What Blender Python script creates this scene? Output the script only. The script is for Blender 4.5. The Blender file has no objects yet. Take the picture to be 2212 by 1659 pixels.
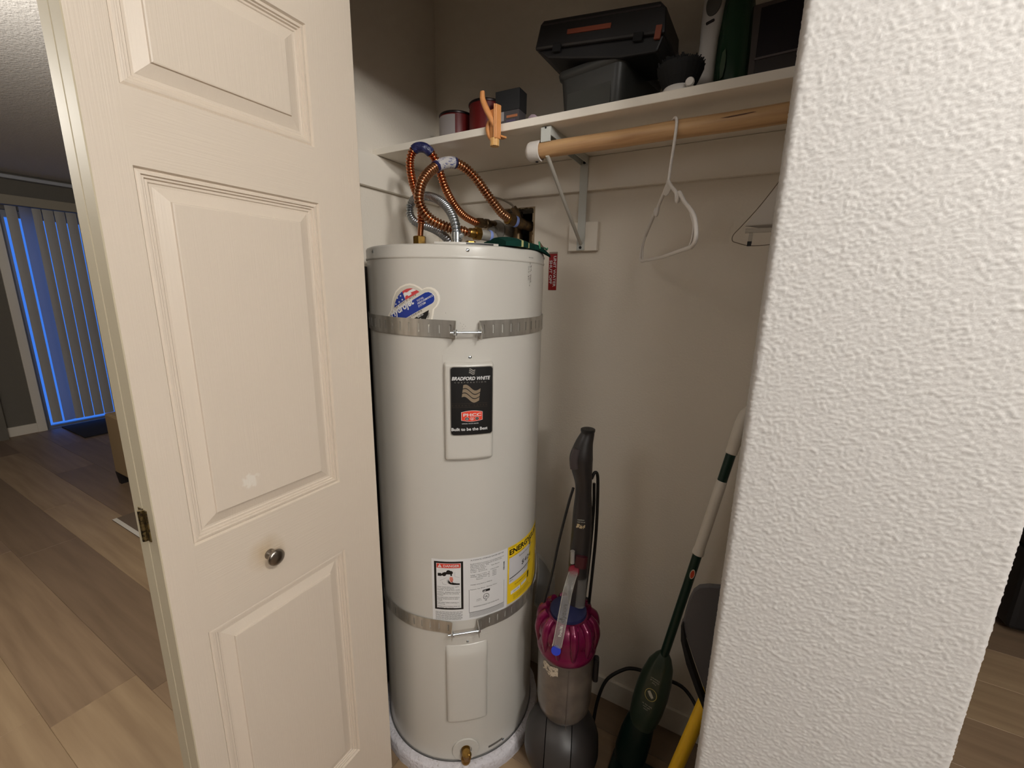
import bpy, bmesh, math, random
from mathutils import Vector, Matrix, noise
random.seed(7)
S = bpy.context.scene
C = S.collection
PI = math.pi

# ------------------------------------------------------------------ camera, world, lights, exposure
cam = bpy.data.objects.new('camera', bpy.data.cameras.new('camera'))
C.objects.link(cam)
cam.data.sensor_width = 36.0
cam.data.lens = 914.94 / 2212 * 36
cam.data.clip_start = 0.02
R_ = ((0.87175716, 0.48960364, 0.01810317), (0.12153865, -0.1803136, -0.97607139), (-0.47462386, 0.85309746, -0.21669544))
cam.matrix_world = Matrix(((R_[0][0], -R_[1][0], -R_[2][0], 0), (R_[0][1], -R_[1][1], -R_[2][1], 0),
                           (R_[0][2], -R_[1][2], -R_[2][2], 1.43), (0, 0, 0, 1)))
S.camera = cam

w = bpy.data.worlds.new('dusk_sky')
S.world = w
w.use_nodes = True
bg = w.node_tree.nodes['Background']
bg.inputs[0].default_value = (0.06, 0.25, 1.0, 1)
bg.inputs[1].default_value = 1.0

def lamp(name, kind, loc, power, color, size=0.1, rot=(0, 0, 0)):
    d = bpy.data.lights.new(name, kind)
    d.energy = power
    d.color = color
    if kind == 'AREA':
        d.shape = 'DISK'
        d.size = size
    else:
        d.shadow_soft_size = size
    o = bpy.data.objects.new(name, d)
    o.location = loc
    o.rotation_euler = rot
    C.objects.link(o)
    return o


W_ = (1.0, 0.985, 0.95)
lamp('hall_ceiling_lamp', 'POINT', (0.88, 0.03, 2.26), 37.0, W_, 0.10)
lamp('front_fill_lamp', 'POINT', (0.50, -0.30, 2.18), 9.5, W_, 0.18)  # added fill, brightens the shelf front and closet back wall
lamp('right_fill_lamp', 'POINT', (1.80, -1.20, 2.20), 76.0, W_, 0.15)  # added fill far right, evens out the heater, door and wall brightness
lamp('living_ceiling_lamp', 'POINT', (-2.00, 0.10, 1.95), 40.0, (1.0, 0.95, 0.87), 0.12)
lamp('left_fill_lamp', 'POINT', (-1.00, -1.20, 2.18), 11.5, W_, 0.30)  # added soft fill from the left for the closet back wall

S.view_settings.view_transform = 'Standard'
S.view_settings.look = 'None'
S.view_settings.gamma = 1.0
S.view_settings.use_curve_mapping = False
S.view_settings.exposure = 0.06
S.cycles.max_bounces = 8
S.cycles.transparent_max_bounces = 12

# ------------------------------------------------------------------ materials
def lin(c):
    out = []
    for v in c:
        v = v / 255.0
        out.append(v / 12.92 if v <= 0.04045 else ((v + 0.055) / 1.055) ** 2.4)
    return (*out, 1.0)

MC = {}
def mat(name, col=(200, 200, 200), rough=0.6, metal=0.0, spec=0.5, coat=0.0, bump=None, var=None, alpha=None, trans=0.0, emit=None):
    """bump=(scale xyz or float, strength, distance, detail); var=(scale, second colour, lo, hi)"""
    if name in MC:
        return MC[name]
    m = bpy.data.materials.new(name)
    m.use_nodes = True
    nt = m.node_tree
    b = nt.nodes['Principled BSDF']
    b.inputs['Base Color'].default_value = lin(col)
    b.inputs['Roughness'].default_value = rough
    b.inputs['Metallic'].default_value = metal
    b.inputs['Specular IOR Level'].default_value = spec
    b.inputs['Coat Weight'].default_value = coat
    b.inputs['Transmission Weight'].default_value = trans
    if alpha is not None:
        b.inputs['Alpha'].default_value = alpha
    if emit:
        b.inputs['Emission Color'].default_value = lin(emit[0])
        b.inputs['Emission Strength'].default_value = emit[1]
    def coords(sc):
        tc = nt.nodes.new('ShaderNodeTexCoord')
        mp = nt.nodes.new('ShaderNodeMapping')
        mp.inputs['Scale'].default_value = sc if isinstance(sc, tuple) else (sc, sc, sc)
        nt.links.new(tc.outputs['Object'], mp.inputs['Vector'])
        return mp.outputs['Vector']
    if bump:
        n = nt.nodes.new('ShaderNodeTexNoise')
        n.inputs['Scale'].default_value = 1.0
        n.inputs['Detail'].default_value = bump[3] if len(bump) > 3 else 3.0
        nt.links.new(coords(bump[0]), n.inputs['Vector'])
        bp = nt.nodes.new('ShaderNodeBump')
        bp.inputs['Strength'].default_value = bump[1]
        bp.inputs['Distance'].default_value = bump[2]
        nt.links.new(n.outputs['Fac'], bp.inputs['Height'])
        nt.links.new(bp.outputs['Normal'], b.inputs['Normal'])
    if var:
        n = nt.nodes.new('ShaderNodeTexNoise')
        n.inputs['Scale'].default_value = 1.0
        n.inputs['Detail'].default_value = 5.0
        nt.links.new(coords(var[0]), n.inputs['Vector'])
        r = nt.nodes.new('ShaderNodeValToRGB')
        r.color_ramp.elements[0].position = var[2]
        r.color_ramp.elements[0].color = lin(col)
        r.color_ramp.elements[1].position = var[3]
        r.color_ramp.elements[1].color = lin(var[1])
        nt.links.new(n.outputs['Fac'], r.inputs['Fac'])
        nt.links.new(r.outputs['Color'], b.inputs['Base Color'])
    MC[name] = m
    return m

M_wall = mat('closet_wall_paint', (232, 223, 209), 0.75, bump=(170.0, 0.35, 0.002, 2.0), spec=0.3)
M_stub = mat('textured_wall_paint', (196, 192, 188), 0.6, bump=(420.0, 0.25, 0.0008, 2.0), spec=0.35)
M_ceil = mat('ceiling_texture', (226, 222, 217), 0.85, bump=(90.0, 0.8, 0.006, 3.0), spec=0.1)
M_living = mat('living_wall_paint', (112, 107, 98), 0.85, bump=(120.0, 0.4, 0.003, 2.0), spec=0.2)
M_trim = mat('white_trim_paint', (222, 214, 200), 0.5)
M_shelf = mat('shelf_paint', (238, 230, 217), 0.5, bump=(260.0, 0.12, 0.001, 2.0))
M_doorv = mat('door_paint_vertical_grain', (218, 204, 187), 0.42, bump=((420.0, 420.0, 9.0), 0.34, 0.0012, 4.0), spec=0.45)
M_doorh = mat('door_paint_cross_grain', (218, 204, 187), 0.42, bump=((420.0, 9.0, 420.0), 0.34, 0.0012, 4.0), spec=0.45)
M_dooredge = mat('door_edge_paint', (196, 184, 158), 0.6)
M_heater = mat('heater_enamel', (196, 192, 184), 0.30, spec=0.5, coat=0.2, bump=(500.0, 0.04, 0.0005, 2.0))
M_zinc = mat('galvanised_steel', (206, 202, 194), 0.36, 0.82, var=((60.0, 60.0, 9.0), (176, 172, 164), 0.35, 0.7))
M_bolt = mat('bright_zinc_bolt', (205, 212, 218), 0.2, 1.0)
M_copper = mat('copper_tube', (216, 140, 96), 0.22, 1.0, var=(40.0, (186, 116, 80), 0.35, 0.7))
M_copper2 = mat('aged_copper_tube', (206, 158, 122), 0.24, 1.0, var=(30.0, (172, 120, 88), 0.35, 0.7))
M_brass = mat('brass', (176, 138, 72), 0.32, 1.0, var=(70.0, (120, 92, 50), 0.4, 0.75))
M_darkbrass = mat('tarnished_brass', (120, 98, 70), 0.45, 0.9, var=(60.0, (84, 72, 58), 0.4, 0.7))
M_pipe = mat('grey_pipe', (150, 146, 138), 0.5, 0.3)
M_conduit = mat('aluminium_conduit', (172, 176, 180), 0.28, 1.0)
M_tapeblue = mat('blue_tape', (34, 36, 78), 0.3, var=(70.0, (74, 80, 128), 0.5, 0.72), bump=(160.0, 0.8, 0.003, 3.0))
M_paper = mat('white_label_paper', (216, 215, 214), 0.45)
M_ink = mat('black_ink', (16, 15, 15), 0.4)
M_inkgrey = mat('grey_ink', (118, 116, 114), 0.5)
M_inkbrown = mat('dull_bronze_ink', (72, 58, 46), 0.4)
M_red = mat('red_ink', (206, 60, 42), 0.4)
M_redsign = mat('red_sign_plastic', (146, 22, 26), 0.4)
M_blueink = mat('blue_ink', (20, 48, 138), 0.4)
M_flagred = mat('flag_red_ink', (196, 62, 66), 0.4)
M_yellow = mat('yellow_label_paper', (240, 202, 32), 0.45)
M_silver = mat('silver_foil', (190, 186, 178), 0.3, 0.7)
M_silver2 = mat('silver_foil_warm', (176, 158, 134), 0.3, 0.6)
M_labelgrey = mat('sticker_grey', (200, 194, 182), 0.35)
M_black = mat('black_plastic', (22, 21, 22), 0.4)
M_blackmat = mat('black_matt', (14, 13, 14), 0.8)
M_binblack = mat('bin_plastic', (58, 58, 56), 0.4, bump=(600.0, 0.1, 0.0005, 2.0))
M_darkgrey = mat('dark_grey_plastic', (66, 63, 62), 0.38)
M_steelcap = mat('bracket_paint', (200, 202, 196), 0.45)
M_oak = mat('rod_wood', (204, 164, 118), 0.45, bump=((12.0, 300.0, 300.0), 0.1, 0.0006, 4.0), var=((4.0, 110.0, 60.0), (164, 122, 82), 0.42, 0.72))
M_whiteplastic = mat('white_plastic', (222, 216, 210), 0.35)
M_clamp = mat('tan_clamp_plastic', (214, 146, 88), 0.4)
M_nickel = mat('brushed_nickel', (150, 142, 132), 0.28, 1.0)
M_canred = mat('can_dark_red', (112, 26, 26), 0.35)
M_canlabel = mat('can_label_grey', (168, 160, 158), 0.5)
M_candark = mat('can_rim_dark', (44, 34, 34), 0.35, 0.6)
M_towel = mat('green_cloth', (18, 54, 46), 0.95, bump=(900.0, 0.6, 0.002, 2.0), spec=0.1)
M_towelstripe = mat('pale_cloth_stripe', (176, 172, 118), 0.95)
M_towelhem = mat('light_green_hem', (70, 140, 106), 0.95)
M_towelin = mat('brown_cloth_lining', (112, 92, 74), 0.95)
M_foam = mat('plaster_pad', (206, 202, 206), 0.8, bump=(90.0, 0.8, 0.006, 3.0), var=(120.0, (170, 163, 160), 0.56, 0.76))
M_padrim = mat('pad_rim', (226, 220, 214), 0.6)
M_mag = mat('magenta_plastic', (112, 12, 60), 0.25, 0.35, coat=0.4)
M_vacblue = mat('vacuum_blue_cap', (34, 38, 74), 0.4)
M_vacbin = mat('dusty_bin_plastic', (90, 81, 73), 0.28, coat=0.3, var=(26.0, (108, 97, 87), 0.4, 0.7))
M_vacgrey = mat('vacuum_grey', (56, 52, 50), 0.4)
M_vacwand = mat('vacuum_wand_grey', (40, 36, 35), 0.35)
M_vacball = mat('vacuum_ball_grey', (50, 46, 45), 0.4)
M_dust = mat('dusty_sticker', (186, 172, 152), 0.7, var=(160.0, (90, 80, 70), 0.5, 0.65))
M_redplastic = mat('red_plastic', (116, 14, 34), 0.35)
M_cord = mat('black_cord', (16, 15, 15), 0.5)
M_mopgreen = mat('mop_green', (10, 44, 34), 0.4)
M_mopwhite = mat('mop_white_grip', (226, 218, 206), 0.5)
M_bottle = mat('green_bottle', (34, 62, 42), 0.2, coat=0.4)
M_bottle2 = mat('smoky_green_bottle', (50, 64, 52), 0.3, coat=0.3)
M_print = mat('pale_print', (190, 190, 176), 0.5)
M_goldprint = mat('gold_print', (200, 186, 110), 0.5)
M_board = mat('grey_panel_plastic', (84, 82, 84), 0.55)
M_yellowpole = mat('yellow_pole', (232, 186, 30), 0.4)
M_frame = mat('brown_cabinet', (74, 60, 52), 0.5)
M_framedark = mat('dark_cabinet_front', (30, 22, 26), 0.25)
M_framelow = mat('smoked_front', (58, 50, 48), 0.25)
M_sofa = mat('tan_upholstery', (150, 126, 92), 0.85)
M_darkwood = mat('dark_leg_wood', (26, 22, 22), 0.6)
M_mat = mat('door_mat_dark', (34, 32, 36), 0.95)
M_rug = mat('brown_rug', (104, 88, 74), 0.95)
M_rugwhite = mat('cream_rug_line', (206, 200, 190), 0.95)
M_slat = mat('blind_slat', (172, 168, 160), 0.6)
M_alum = mat('door_frame_metal', (150, 150, 150), 0.4, 0.6)
M_caseblack = mat('case_black', (34, 31, 31), 0.42)
M_caseorange = mat('case_orange', (132, 66, 44), 0.5)
M_drywall = mat('torn_drywall', (160, 140, 112), 0.9, bump=(300.0, 0.8, 0.003, 3.0))
M_void = mat('unlit_cavity_black', (26, 20, 18), 0.95)  # near-black colour stands in for the unlit depth of the hole
M_lilac = mat('crumpled_wrapper', (176, 156, 166), 0.5)
M_stain = mat('knob_hand_stain', (190, 168, 130), 0.5)
M_hinge = mat('old_brass_hinge', (134, 116, 76), 0.4, 0.9, var=(200.0, (70, 60, 46), 0.45, 0.6))

def stain(m, centre, size, col, strength, rough=None):
    nt = m.node_tree
    b = nt.nodes['Principled BSDF']
    tc = nt.nodes.new('ShaderNodeTexCoord')
    mp = nt.nodes.new('ShaderNodeMapping')
    mp.vector_type = 'TEXTURE'
    mp.inputs['Location'].default_value = centre
    mp.inputs['Scale'].default_value = size
    gr = nt.nodes.new('ShaderNodeTexGradient')
    gr.gradient_type = 'SPHERICAL'
    nz = nt.nodes.new('ShaderNodeTexNoise')
    nz.inputs['Scale'].default_value = 90.0 if rough else 30.0
    mu = nt.nodes.new('ShaderNodeMath'); mu.operation = 'MULTIPLY'
    rp = nt.nodes.new('ShaderNodeMapRange')
    rp.inputs['From Min'].default_value = 0.22 if rough else 0.05
    rp.inputs['From Max'].default_value = 0.32 if rough else 0.6
    rp.inputs['To Max'].default_value = strength
    mx = nt.nodes.new('ShaderNodeMixRGB')
    mx.inputs[1].default_value = b.inputs['Base Color'].default_value
    mx.inputs[2].default_value = lin(col)
    nt.links.new(tc.outputs['Object'], mp.inputs['Vector'])
    nt.links.new(mp.outputs['Vector'], gr.inputs['Vector'])
    nt.links.new(tc.outputs['Object'], nz.inputs['Vector'])
    nt.links.new(gr.outputs['Fac'], mu.inputs[0])
    nt.links.new(nz.outputs['Fac'], mu.inputs[1])
    nt.links.new(mu.outputs[0], rp.inputs['Value'])
    nt.links.new(rp.outputs['Result'], mx.inputs['Fac'])
    nt.links.new(mx.outputs['Color'], b.inputs['Base Color'])
stain(M_doorh, (0, .164, .893), (.05, .045, .045), (186, 158, 112), 0.75)
stain(M_doorv, (0, .152, 1.052), (.05, .030, .026), (232, 224, 212), 0.8, True)

def clear_mat(name, col, fac, rough=0.08):
    m = bpy.data.materials.new(name)
    m.use_nodes = True
    nt = m.node_tree
    nt.nodes.clear()
    o = nt.nodes.new('ShaderNodeOutputMaterial')
    mix = nt.nodes.new('ShaderNodeMixShader')
    t = nt.nodes.new('ShaderNodeBsdfTransparent')
    t.inputs[0].default_value = (0.92, 0.92, 0.92, 1)
    p = nt.nodes.new('ShaderNodeBsdfPrincipled')
    p.inputs['Base Color'].default_value = lin(col)
    p.inputs['Roughness'].default_value = rough
    mix.inputs[0].default_value = fac
    nt.links.new(t.outputs[0], mix.inputs[1])
    nt.links.new(p.outputs[0], mix.inputs[2])
    nt.links.new(mix.outputs[0], o.inputs[0])
    return m
M_clear = clear_mat('clear_plastic', (190, 186, 180), 0.22)
M_clear2 = clear_mat('cloudy_plastic', (200, 192, 180), 0.35, 0.3)
M_pouch = clear_mat('pouch_plastic', (140, 138, 134), 0.55, 0.25)
M_glass = clear_mat('window_glass', (150, 160, 170), 0.06, 0.02)

def slat_material(fac=0.015):
    m = bpy.data.materials.new('translucent_blind_slat')
    m.use_nodes = True
    nt = m.node_tree
    b = nt.nodes['Principled BSDF']
    b.inputs['Base Color'].default_value = lin((168, 164, 158))
    b.inputs['Roughness'].default_value = 0.6
    t = nt.nodes.new('ShaderNodeBsdfTranslucent')
    t.inputs[0].default_value = lin((200, 200, 200))
    mix = nt.nodes.new('ShaderNodeMixShader')
    mix.inputs[0].default_value = fac
    nt.links.new(b.outputs[0], mix.inputs[1])
    nt.links.new(t.outputs[0], mix.inputs[2])
    nt.links.new(mix.outputs[0], nt.nodes['Material Output'].inputs[0])
    return m
M_slatt = slat_material()
M_slatb = slat_material(0.42)

def stud_finish(name, base, streak):
    return mat(name, base, 0.45, bump=((7.0, 120.0, 120.0), 0.08, 0.0006, 4.0), var=((1.6, 26.0, 26.0), streak, 0.3, 0.75), spec=0.4)
M_planks = [stud_finish('vinyl_plank_a', (150, 126, 100), (122, 100, 78)), stud_finish('vinyl_plank_b', (132, 110, 88), (112, 92, 72)),
            stud_finish('vinyl_plank_c', (164, 140, 110), (136, 112, 86)), stud_finish('vinyl_plank_d', (142, 118, 96), (114, 94, 76))]
M_sub = mat('floor_joint', (70, 58, 46), 0.9)

# ------------------------------------------------------------------ mesh helpers
class G:
    def __init__(s):
        s.v, s.f, s.m = [], [], []
    def add(s, v, f, m=0):
        o = len(s.v)
        s.v += [tuple(p) for p in v]
        s.f += [tuple(i + o for i in q) for q in f]
        s.m += [m] * len(f)
    def box(s, x0, x1, y0, y1, z0, z1, m=0, M=None):
        v = [(x0, y0, z0), (x1, y0, z0), (x1, y1, z0), (x0, y1, z0), (x0, y0, z1), (x1, y0, z1), (x1, y1, z1), (x0, y1, z1)]
        if M is not None:
            v = [M @ Vector(p) for p in v]
        s.add(v, [(0, 3, 2, 1), (4, 5, 6, 7), (0, 1, 5, 4), (1, 2, 6, 5), (2, 3, 7, 6), (3, 0, 4, 7)], m)
        return s
    def tube(s, pts, r, seg=12, caps=True, m=0, ry=None):
        pts = [Vector(p) for p in pts]
        n = len(pts)
        rr = r if isinstance(r, (list, tuple)) else [r] * n
        ry = rr if ry is None else (ry if isinstance(ry, (list, tuple)) else [ry] * n)
        t0 = (pts[1] - pts[0]).normalized()
        up = Vector((0, 0, 1)) if abs(t0.z) < 0.9 else Vector((0, 1, 0))
        a = t0.cross(up).normalized()
        v = []
        for i in range(n):
            t = (pts[min(i + 1, n - 1)] - pts[max(i - 1, 0)]).normalized()
            a = (a - t * a.dot(t)).normalized()
            b = t.cross(a)
            for k in range(seg):
                q = 2 * PI * k / seg
                v.append(pts[i] + a * math.cos(q) * rr[i] + b * math.sin(q) * ry[i])
        f = []
        for i in range(n - 1):
            for k in range(seg):
                k2 = (k + 1) % seg
                f.append((i * seg + k, i * seg + k2, (i + 1) * seg + k2, (i + 1) * seg + k))
        if caps:
            f.append(tuple(range(seg - 1, -1, -1)))
            f.append(tuple((n - 1) * seg + k for k in range(seg)))
        s.add(v, f, m)
        return s
    def lathe(s, prof, seg=48, M=None, m=0, caps=True):
        v, f = [], []
        for r, z in prof:
            for k in range(seg):
                q = 2 * PI * k / seg
                p = Vector((r * math.cos(q), r * math.sin(q), z))
                v.append(M @ p if M is not None else p)
        for i in range(len(prof) - 1):
            for k in range(seg):
                k2 = (k + 1) % seg
                f.append((i * seg + k, i * seg + k2, (i + 1) * seg + k2, (i + 1) * seg + k))
        if caps:
            if prof[0][0] > 1e-5:
                f.append(tuple(range(seg - 1, -1, -1)))
            if prof[-1][0] > 1e-5:
                f.append(tuple((len(prof) - 1) * seg + k for k in range(seg)))
        s.add(v, f, m)
        return s
    def grid(s, fn, nu, nv, m=0, flip=False):
        v = [fn(i / nu, j / nv) for j in range(nv + 1) for i in range(nu + 1)]
        f = []
        for j in range(nv):
            for i in range(nu):
                a = j * (nu + 1) + i
                q = (a, a + 1, a + nu + 2, a + nu + 1)
                f.append(q[::-1] if flip else q)
        s.add(v, f, m)
        return s
    def prism(s, pts, z0, z1, M=None, m=0):
        n = len(pts)
        v = [(x, y, z0) for x, y in pts] + [(x, y, z1) for x, y in pts]
        if M is not None:
            v = [M @ Vector(p) for p in v]
        f = [tuple(range(n - 1, -1, -1)), tuple(range(n, 2 * n))] + [(i, (i + 1) % n, n + (i + 1) % n, n + i) for i in range(n)]
        s.add(v, f, m)
        return s

def obj(name, g, mats, parent=None, smooth=40, bevel=0.0, segs=2, label=None, kind=None):
    me = bpy.data.meshes.new(name)
    me.from_pydata(g.v, [], g.f)
    for m in (mats if isinstance(mats, (list, tuple)) else [mats]):
        me.materials.append(m)
    me.polygons.foreach_set('material_index', g.m)
    bm = bmesh.new()
    bm.from_mesh(me)
    bmesh.ops.recalc_face_normals(bm, faces=bm.faces)
    bm.to_mesh(me)
    bm.free()
    if smooth:
        me.shade_smooth()
        me.set_sharp_from_angle(angle=math.radians(smooth))
    o = bpy.data.objects.new(name, me)
    C.objects.link(o)
    if parent:
        o.parent = parent
    if bevel:
        b = o.modifiers.new('edge', 'BEVEL')
        b.width = bevel
        b.segments = segs
        b.limit_method = 'ANGLE'
        b.angle_limit = math.radians(50)
        b.harden_normals = False
    if label:
        o['label'] = label
    if kind:
        o['kind'] = kind
    return o

def thing(name, label, cat, loc=(0, 0, 0), rotz=0.0, group=None, kind=None):
    o = bpy.data.objects.new(name, None)
    o.empty_display_size = 0.05
    o.location = loc
    o.rotation_euler = (0, 0, rotz)
    C.objects.link(o)
    o['label'] = label
    if cat:
        o['category'] = cat
    if group:
        o['group'] = group
    if kind:
        o['kind'] = kind
    return o

def tag(o, label, cat, group=None):
    o['label'] = label
    o['category'] = cat
    if group:
        o['group'] = group
    return o

def struct(name, g, mats, parent=None, smooth=None, bevel=0.0, label=None):
    o = obj(name, g, mats, parent, smooth, bevel)
    if parent is None:
        o['kind'] = 'structure'
    if label:
        o['label'] = label
    return o

def dup(o, parent=None):
    c = o.copy()
    C.objects.link(c)
    if parent:
        c.parent = parent
    for ch in list(o.children):
        dup(ch, c)
    return c

def spline(pts, n):
    P = [Vector(p) for p in pts]
    P = [P[0] * 2 - P[1]] + P + [P[-1] * 2 - P[-2]]
    out = []
    segs = len(P) - 3
    for i in range(n):
        u = i / (n - 1) * segs
        k = min(int(u), segs - 1)
        t = u - k
        a, b, c, d = P[k:k + 4]
        out.append(0.5 * ((2 * b) + (c - a) * t + (2 * a - 5 * b + 4 * c - d) * t * t + (3 * b - a - 3 * c + d) * t ** 3))
    return out

def resample(pts, step):
    pts = [Vector(p) for p in pts]
    L = [0]
    for a, b in zip(pts, pts[1:]):
        L.append(L[-1] + (b - a).length)
    n = max(2, int(L[-1] / step))
    out, j = [], 0
    for i in range(n + 1):
        d = L[-1] * i / n
        while j < len(L) - 2 and L[j + 1] < d:
            j += 1
        t = (d - L[j]) / max(1e-9, L[j + 1] - L[j])
        out.append(pts[j].lerp(pts[j + 1], t))
    return out

def corrugated(g, pts, r, pitch, amp, seg=12, plain=(0, 0), m=0):
    P = resample(spline(pts, 160), pitch / 6)
    n = len(P)
    step = pitch / 6
    rad = []
    for i in range(n):
        d = i * step
        e = (n - 1 - i) * step
        if d < plain[0] or e < plain[1]:
            rad.append(r - amp * 0.9)
        else:
            rad.append(r + amp * (abs(math.cos(PI * d / pitch)) ** 0.7 * 2 - 1.2))
    g.tube(P, rad, seg, True, m)
    return g

def flat(polys, fn, step=None, thick=0.0):
    """2-D polygons -> faces carried by fn(x, z); long ones are cut so they follow a curved surface"""
    g = G()
    bm = bmesh.new()
    for poly in polys:
        vs = [bm.verts.new((p[0], p[1], 0)) for p in poly]
        bm.faces.new(vs)
    if step:
        xs = [v.co.x for v in bm.verts]
        x = math.floor(min(xs) / step) * step + step
        while x < max(xs):
            bmesh.ops.bisect_plane(bm, geom=bm.verts[:] + bm.edges[:] + bm.faces[:], plane_co=(x, 0, 0), plane_no=(1, 0, 0))
            x += step
    bmesh.ops.triangulate(bm, faces=bm.faces)
    bm.verts.index_update()
    g.add([fn(v.co.x, v.co.y) for v in bm.verts], [tuple(v.index for v in f.verts) for f in bm.faces])
    bm.free()
    return g

TXT = {}
def text2d(body, size, bold=0.0, shear=0.0, space=1.0, align='LEFT'):
    key = (body, size, bold, shear, space, align)
    if key not in TXT:
        cu = bpy.data.curves.new('lettering', 'FONT')
        cu.body = body
        cu.size = size
        cu.offset = bold * size
        cu.shear = shear
        cu.space_character = space
        cu.align_x = align
        cu.resolution_u = 3
        o = bpy.data.objects.new('lettering', cu)
        me = o.to_mesh()
        TXT[key] = ([(v.co.x, v.co.y) for v in me.vertices], [tuple(p.vertices) for p in me.polygons])
        o.to_mesh_clear()
        bpy.data.objects.remove(o)
        bpy.data.curves.remove(cu)
    return TXT[key]

def write(g, body, fn, x, z, size, ang=0.0, width=None, **k):
    v, f = text2d(body, size, **k)
    if not v:
        return g
    sx = 1.0
    if width:
        xs = [p[0] for p in v]
        sx = width / max(1e-6, max(xs) - min(xs))
    ca, sa = math.cos(ang), math.sin(ang)
    g.add([fn(x + (p[0] * sx) * ca - p[1] * sa, z + (p[0] * sx) * sa + p[1] * ca) for p in v], f)
    return g

def rrect(x0, x1, z0, z1, r, n=5):
    out = []
    for cx, cz, a in ((x1 - r, z1 - r, 0), (x0 + r, z1 - r, 90), (x0 + r, z0 + r, 180), (x1 - r, z0 + r, 270)):
        for i in range(n + 1):
            q = math.radians(a + 90 * i / n)
            out.append((cx + r * math.cos(q), cz + r * math.sin(q)))
    return out

def rect(x0, x1, z0, z1):
    return [(x0, z0), (x1, z0), (x1, z1), (x0, z1)]

def circ(x, z, rx, rz=None, n=20):
    rz = rx if rz is None else rz
    return [(x + rx * math.cos(2 * PI * i / n), z + rz * math.sin(2 * PI * i / n)) for i in range(n)]

def T(x, y, z):
    return Matrix.Translation((x, y, z))
def RX(a): return Matrix.Rotation(a, 4, 'X')
def RY(a): return Matrix.Rotation(a, 4, 'Y')
def RZ(a): return Matrix.Rotation(a, 4, 'Z')

# ------------------------------------------------------------------ room shell
XL, XR, YB, YI, YF = -1.021, 0.19, 1.27, 0.765, 0.65
ZC, ZH = 2.36, 2.045
X0, X1, Y0, Y1 = -5.92, 3.0, -2.0, 3.4

floor = struct('floor', G().box(X0 - .2, X1 + .2, Y0 - .2, Y1 + .2, -0.15, -0.006), M_sub)
random.seed(11)
row0, pw, pl = 0.24, 0.2275, 1.50
plank_mesh = {}
def plank(x0, x1, y0, y1):
    L, W = round(x1 - x0, 3), round(y1 - y0, 3)
    k = (L, W, random.randrange(4))
    if k not in plank_mesh:
        a, b = 0.0004, 0.0010
        g = G()
        hx, hy = L / 2, W / 2
        v = [(-hx + a, -hy + a, -0.006), (hx - a, -hy + a, -0.006), (hx - a, hy - a, -0.006), (-hx + a, hy - a, -0.006),
             (-hx + a, -hy + a, -b), (hx - a, -hy + a, -b), (hx - a, hy - a, -b), (-hx + a, hy - a, -b),
             (-hx + a + b, -hy + a + b, 0), (hx - a - b, -hy + a + b, 0), (hx - a - b, hy - a - b, 0), (-hx + a + b, hy - a - b, 0)]
        f = [(0, 1, 5, 4), (1, 2, 6, 5), (2, 3, 7, 6), (3, 0, 4, 7), (4, 5, 9, 8), (5, 6, 10, 9), (6, 7, 11, 10), (7, 4, 8, 11), (8, 9, 10, 11)]
        g.add(v, f)
        o = obj('plank', g, M_planks[k[2]], floor, None)
        plank_mesh[k] = o.data
    else:
        o = bpy.data.objects.new('plank', plank_mesh[k])
        C.objects.link(o)
        o.parent = floor
    o.location = ((x0 + x1) / 2, (y0 + y1) / 2, 0)
fixed = {0: -1.845, 1: -3.22}
for r in range(-5, 14):
    y0 = row0 + pw * r
    off = fixed.get(r, X0 + 1.5 * random.random())
    x = off - pl * math.ceil((off - X0) / pl)
    while x < X1:
        a, b = max(x, X0), min(x + pl, X1)
        if b - a > 0.05:
            plank(a, b, y0, y0 + pw)
        x += pl

struct('ceiling', G().box(X0 - .2, X1 + .2, Y0 - .2, Y1 + .2, ZC, ZC + .15), M_ceil)
M_dark = mat('bounce_cutting_paint', (92, 84, 76), 0.8)  # unseen walls made dark to cut bounce light into the closet
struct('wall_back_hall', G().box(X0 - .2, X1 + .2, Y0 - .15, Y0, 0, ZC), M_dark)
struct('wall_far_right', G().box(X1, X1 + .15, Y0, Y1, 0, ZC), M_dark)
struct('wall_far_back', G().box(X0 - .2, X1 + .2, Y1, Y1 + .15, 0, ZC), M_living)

# closet: back wall with the torn hole for the shut-off valve
hx0, hx1, hz0, hz1 = -0.752, -0.635, 1.545, 1.687
g = G()
g.box(XL - .1, hx0, YB, YB + .11, 0, ZC).box(hx1, XR + .1, YB, YB + .11, 0, ZC)
g.box(hx0, hx1, YB, YB + .11, 0, hz0).box(hx0, hx1, YB, YB + .11, hz1, ZC)
wb = struct('wall_back', g, M_wall)
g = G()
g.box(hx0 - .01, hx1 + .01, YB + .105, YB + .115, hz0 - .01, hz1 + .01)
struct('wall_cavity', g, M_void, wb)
g = G()
random.seed(4)
for k in range(22):
    z = hz0 + (hz1 - hz0) * k / 22
    d = 0.004 + 0.005 * random.random()
    g.box(hx1 - d, hx1 + .0004, YB - .0008, YB + .014, z, z + (hz1 - hz0) / 22)
for k in range(18):
    x = hx0 + (hx1 - hx0) * k / 18
    d = 0.001 + 0.003 * random.random()
    g.box(x, x + (hx1 - hx0) / 18, YB - .0006, YB + .014, hz1 - d, hz1 + .0004)
struct('torn_edge', g, M_drywall, wb)
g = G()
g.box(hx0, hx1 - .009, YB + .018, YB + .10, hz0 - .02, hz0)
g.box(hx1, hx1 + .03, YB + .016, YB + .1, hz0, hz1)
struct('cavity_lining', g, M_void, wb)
wl = struct('wall_left', G().box(XL - .12, XL, YF, YB + .11, 0, ZC), M_wall)
struct('wall_front', G().box(XL - .12, -0.885, YF, YI, 0, ZC).box(-0.885, 0.0102, YF, YI, ZH, ZC), M_stub)
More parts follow.
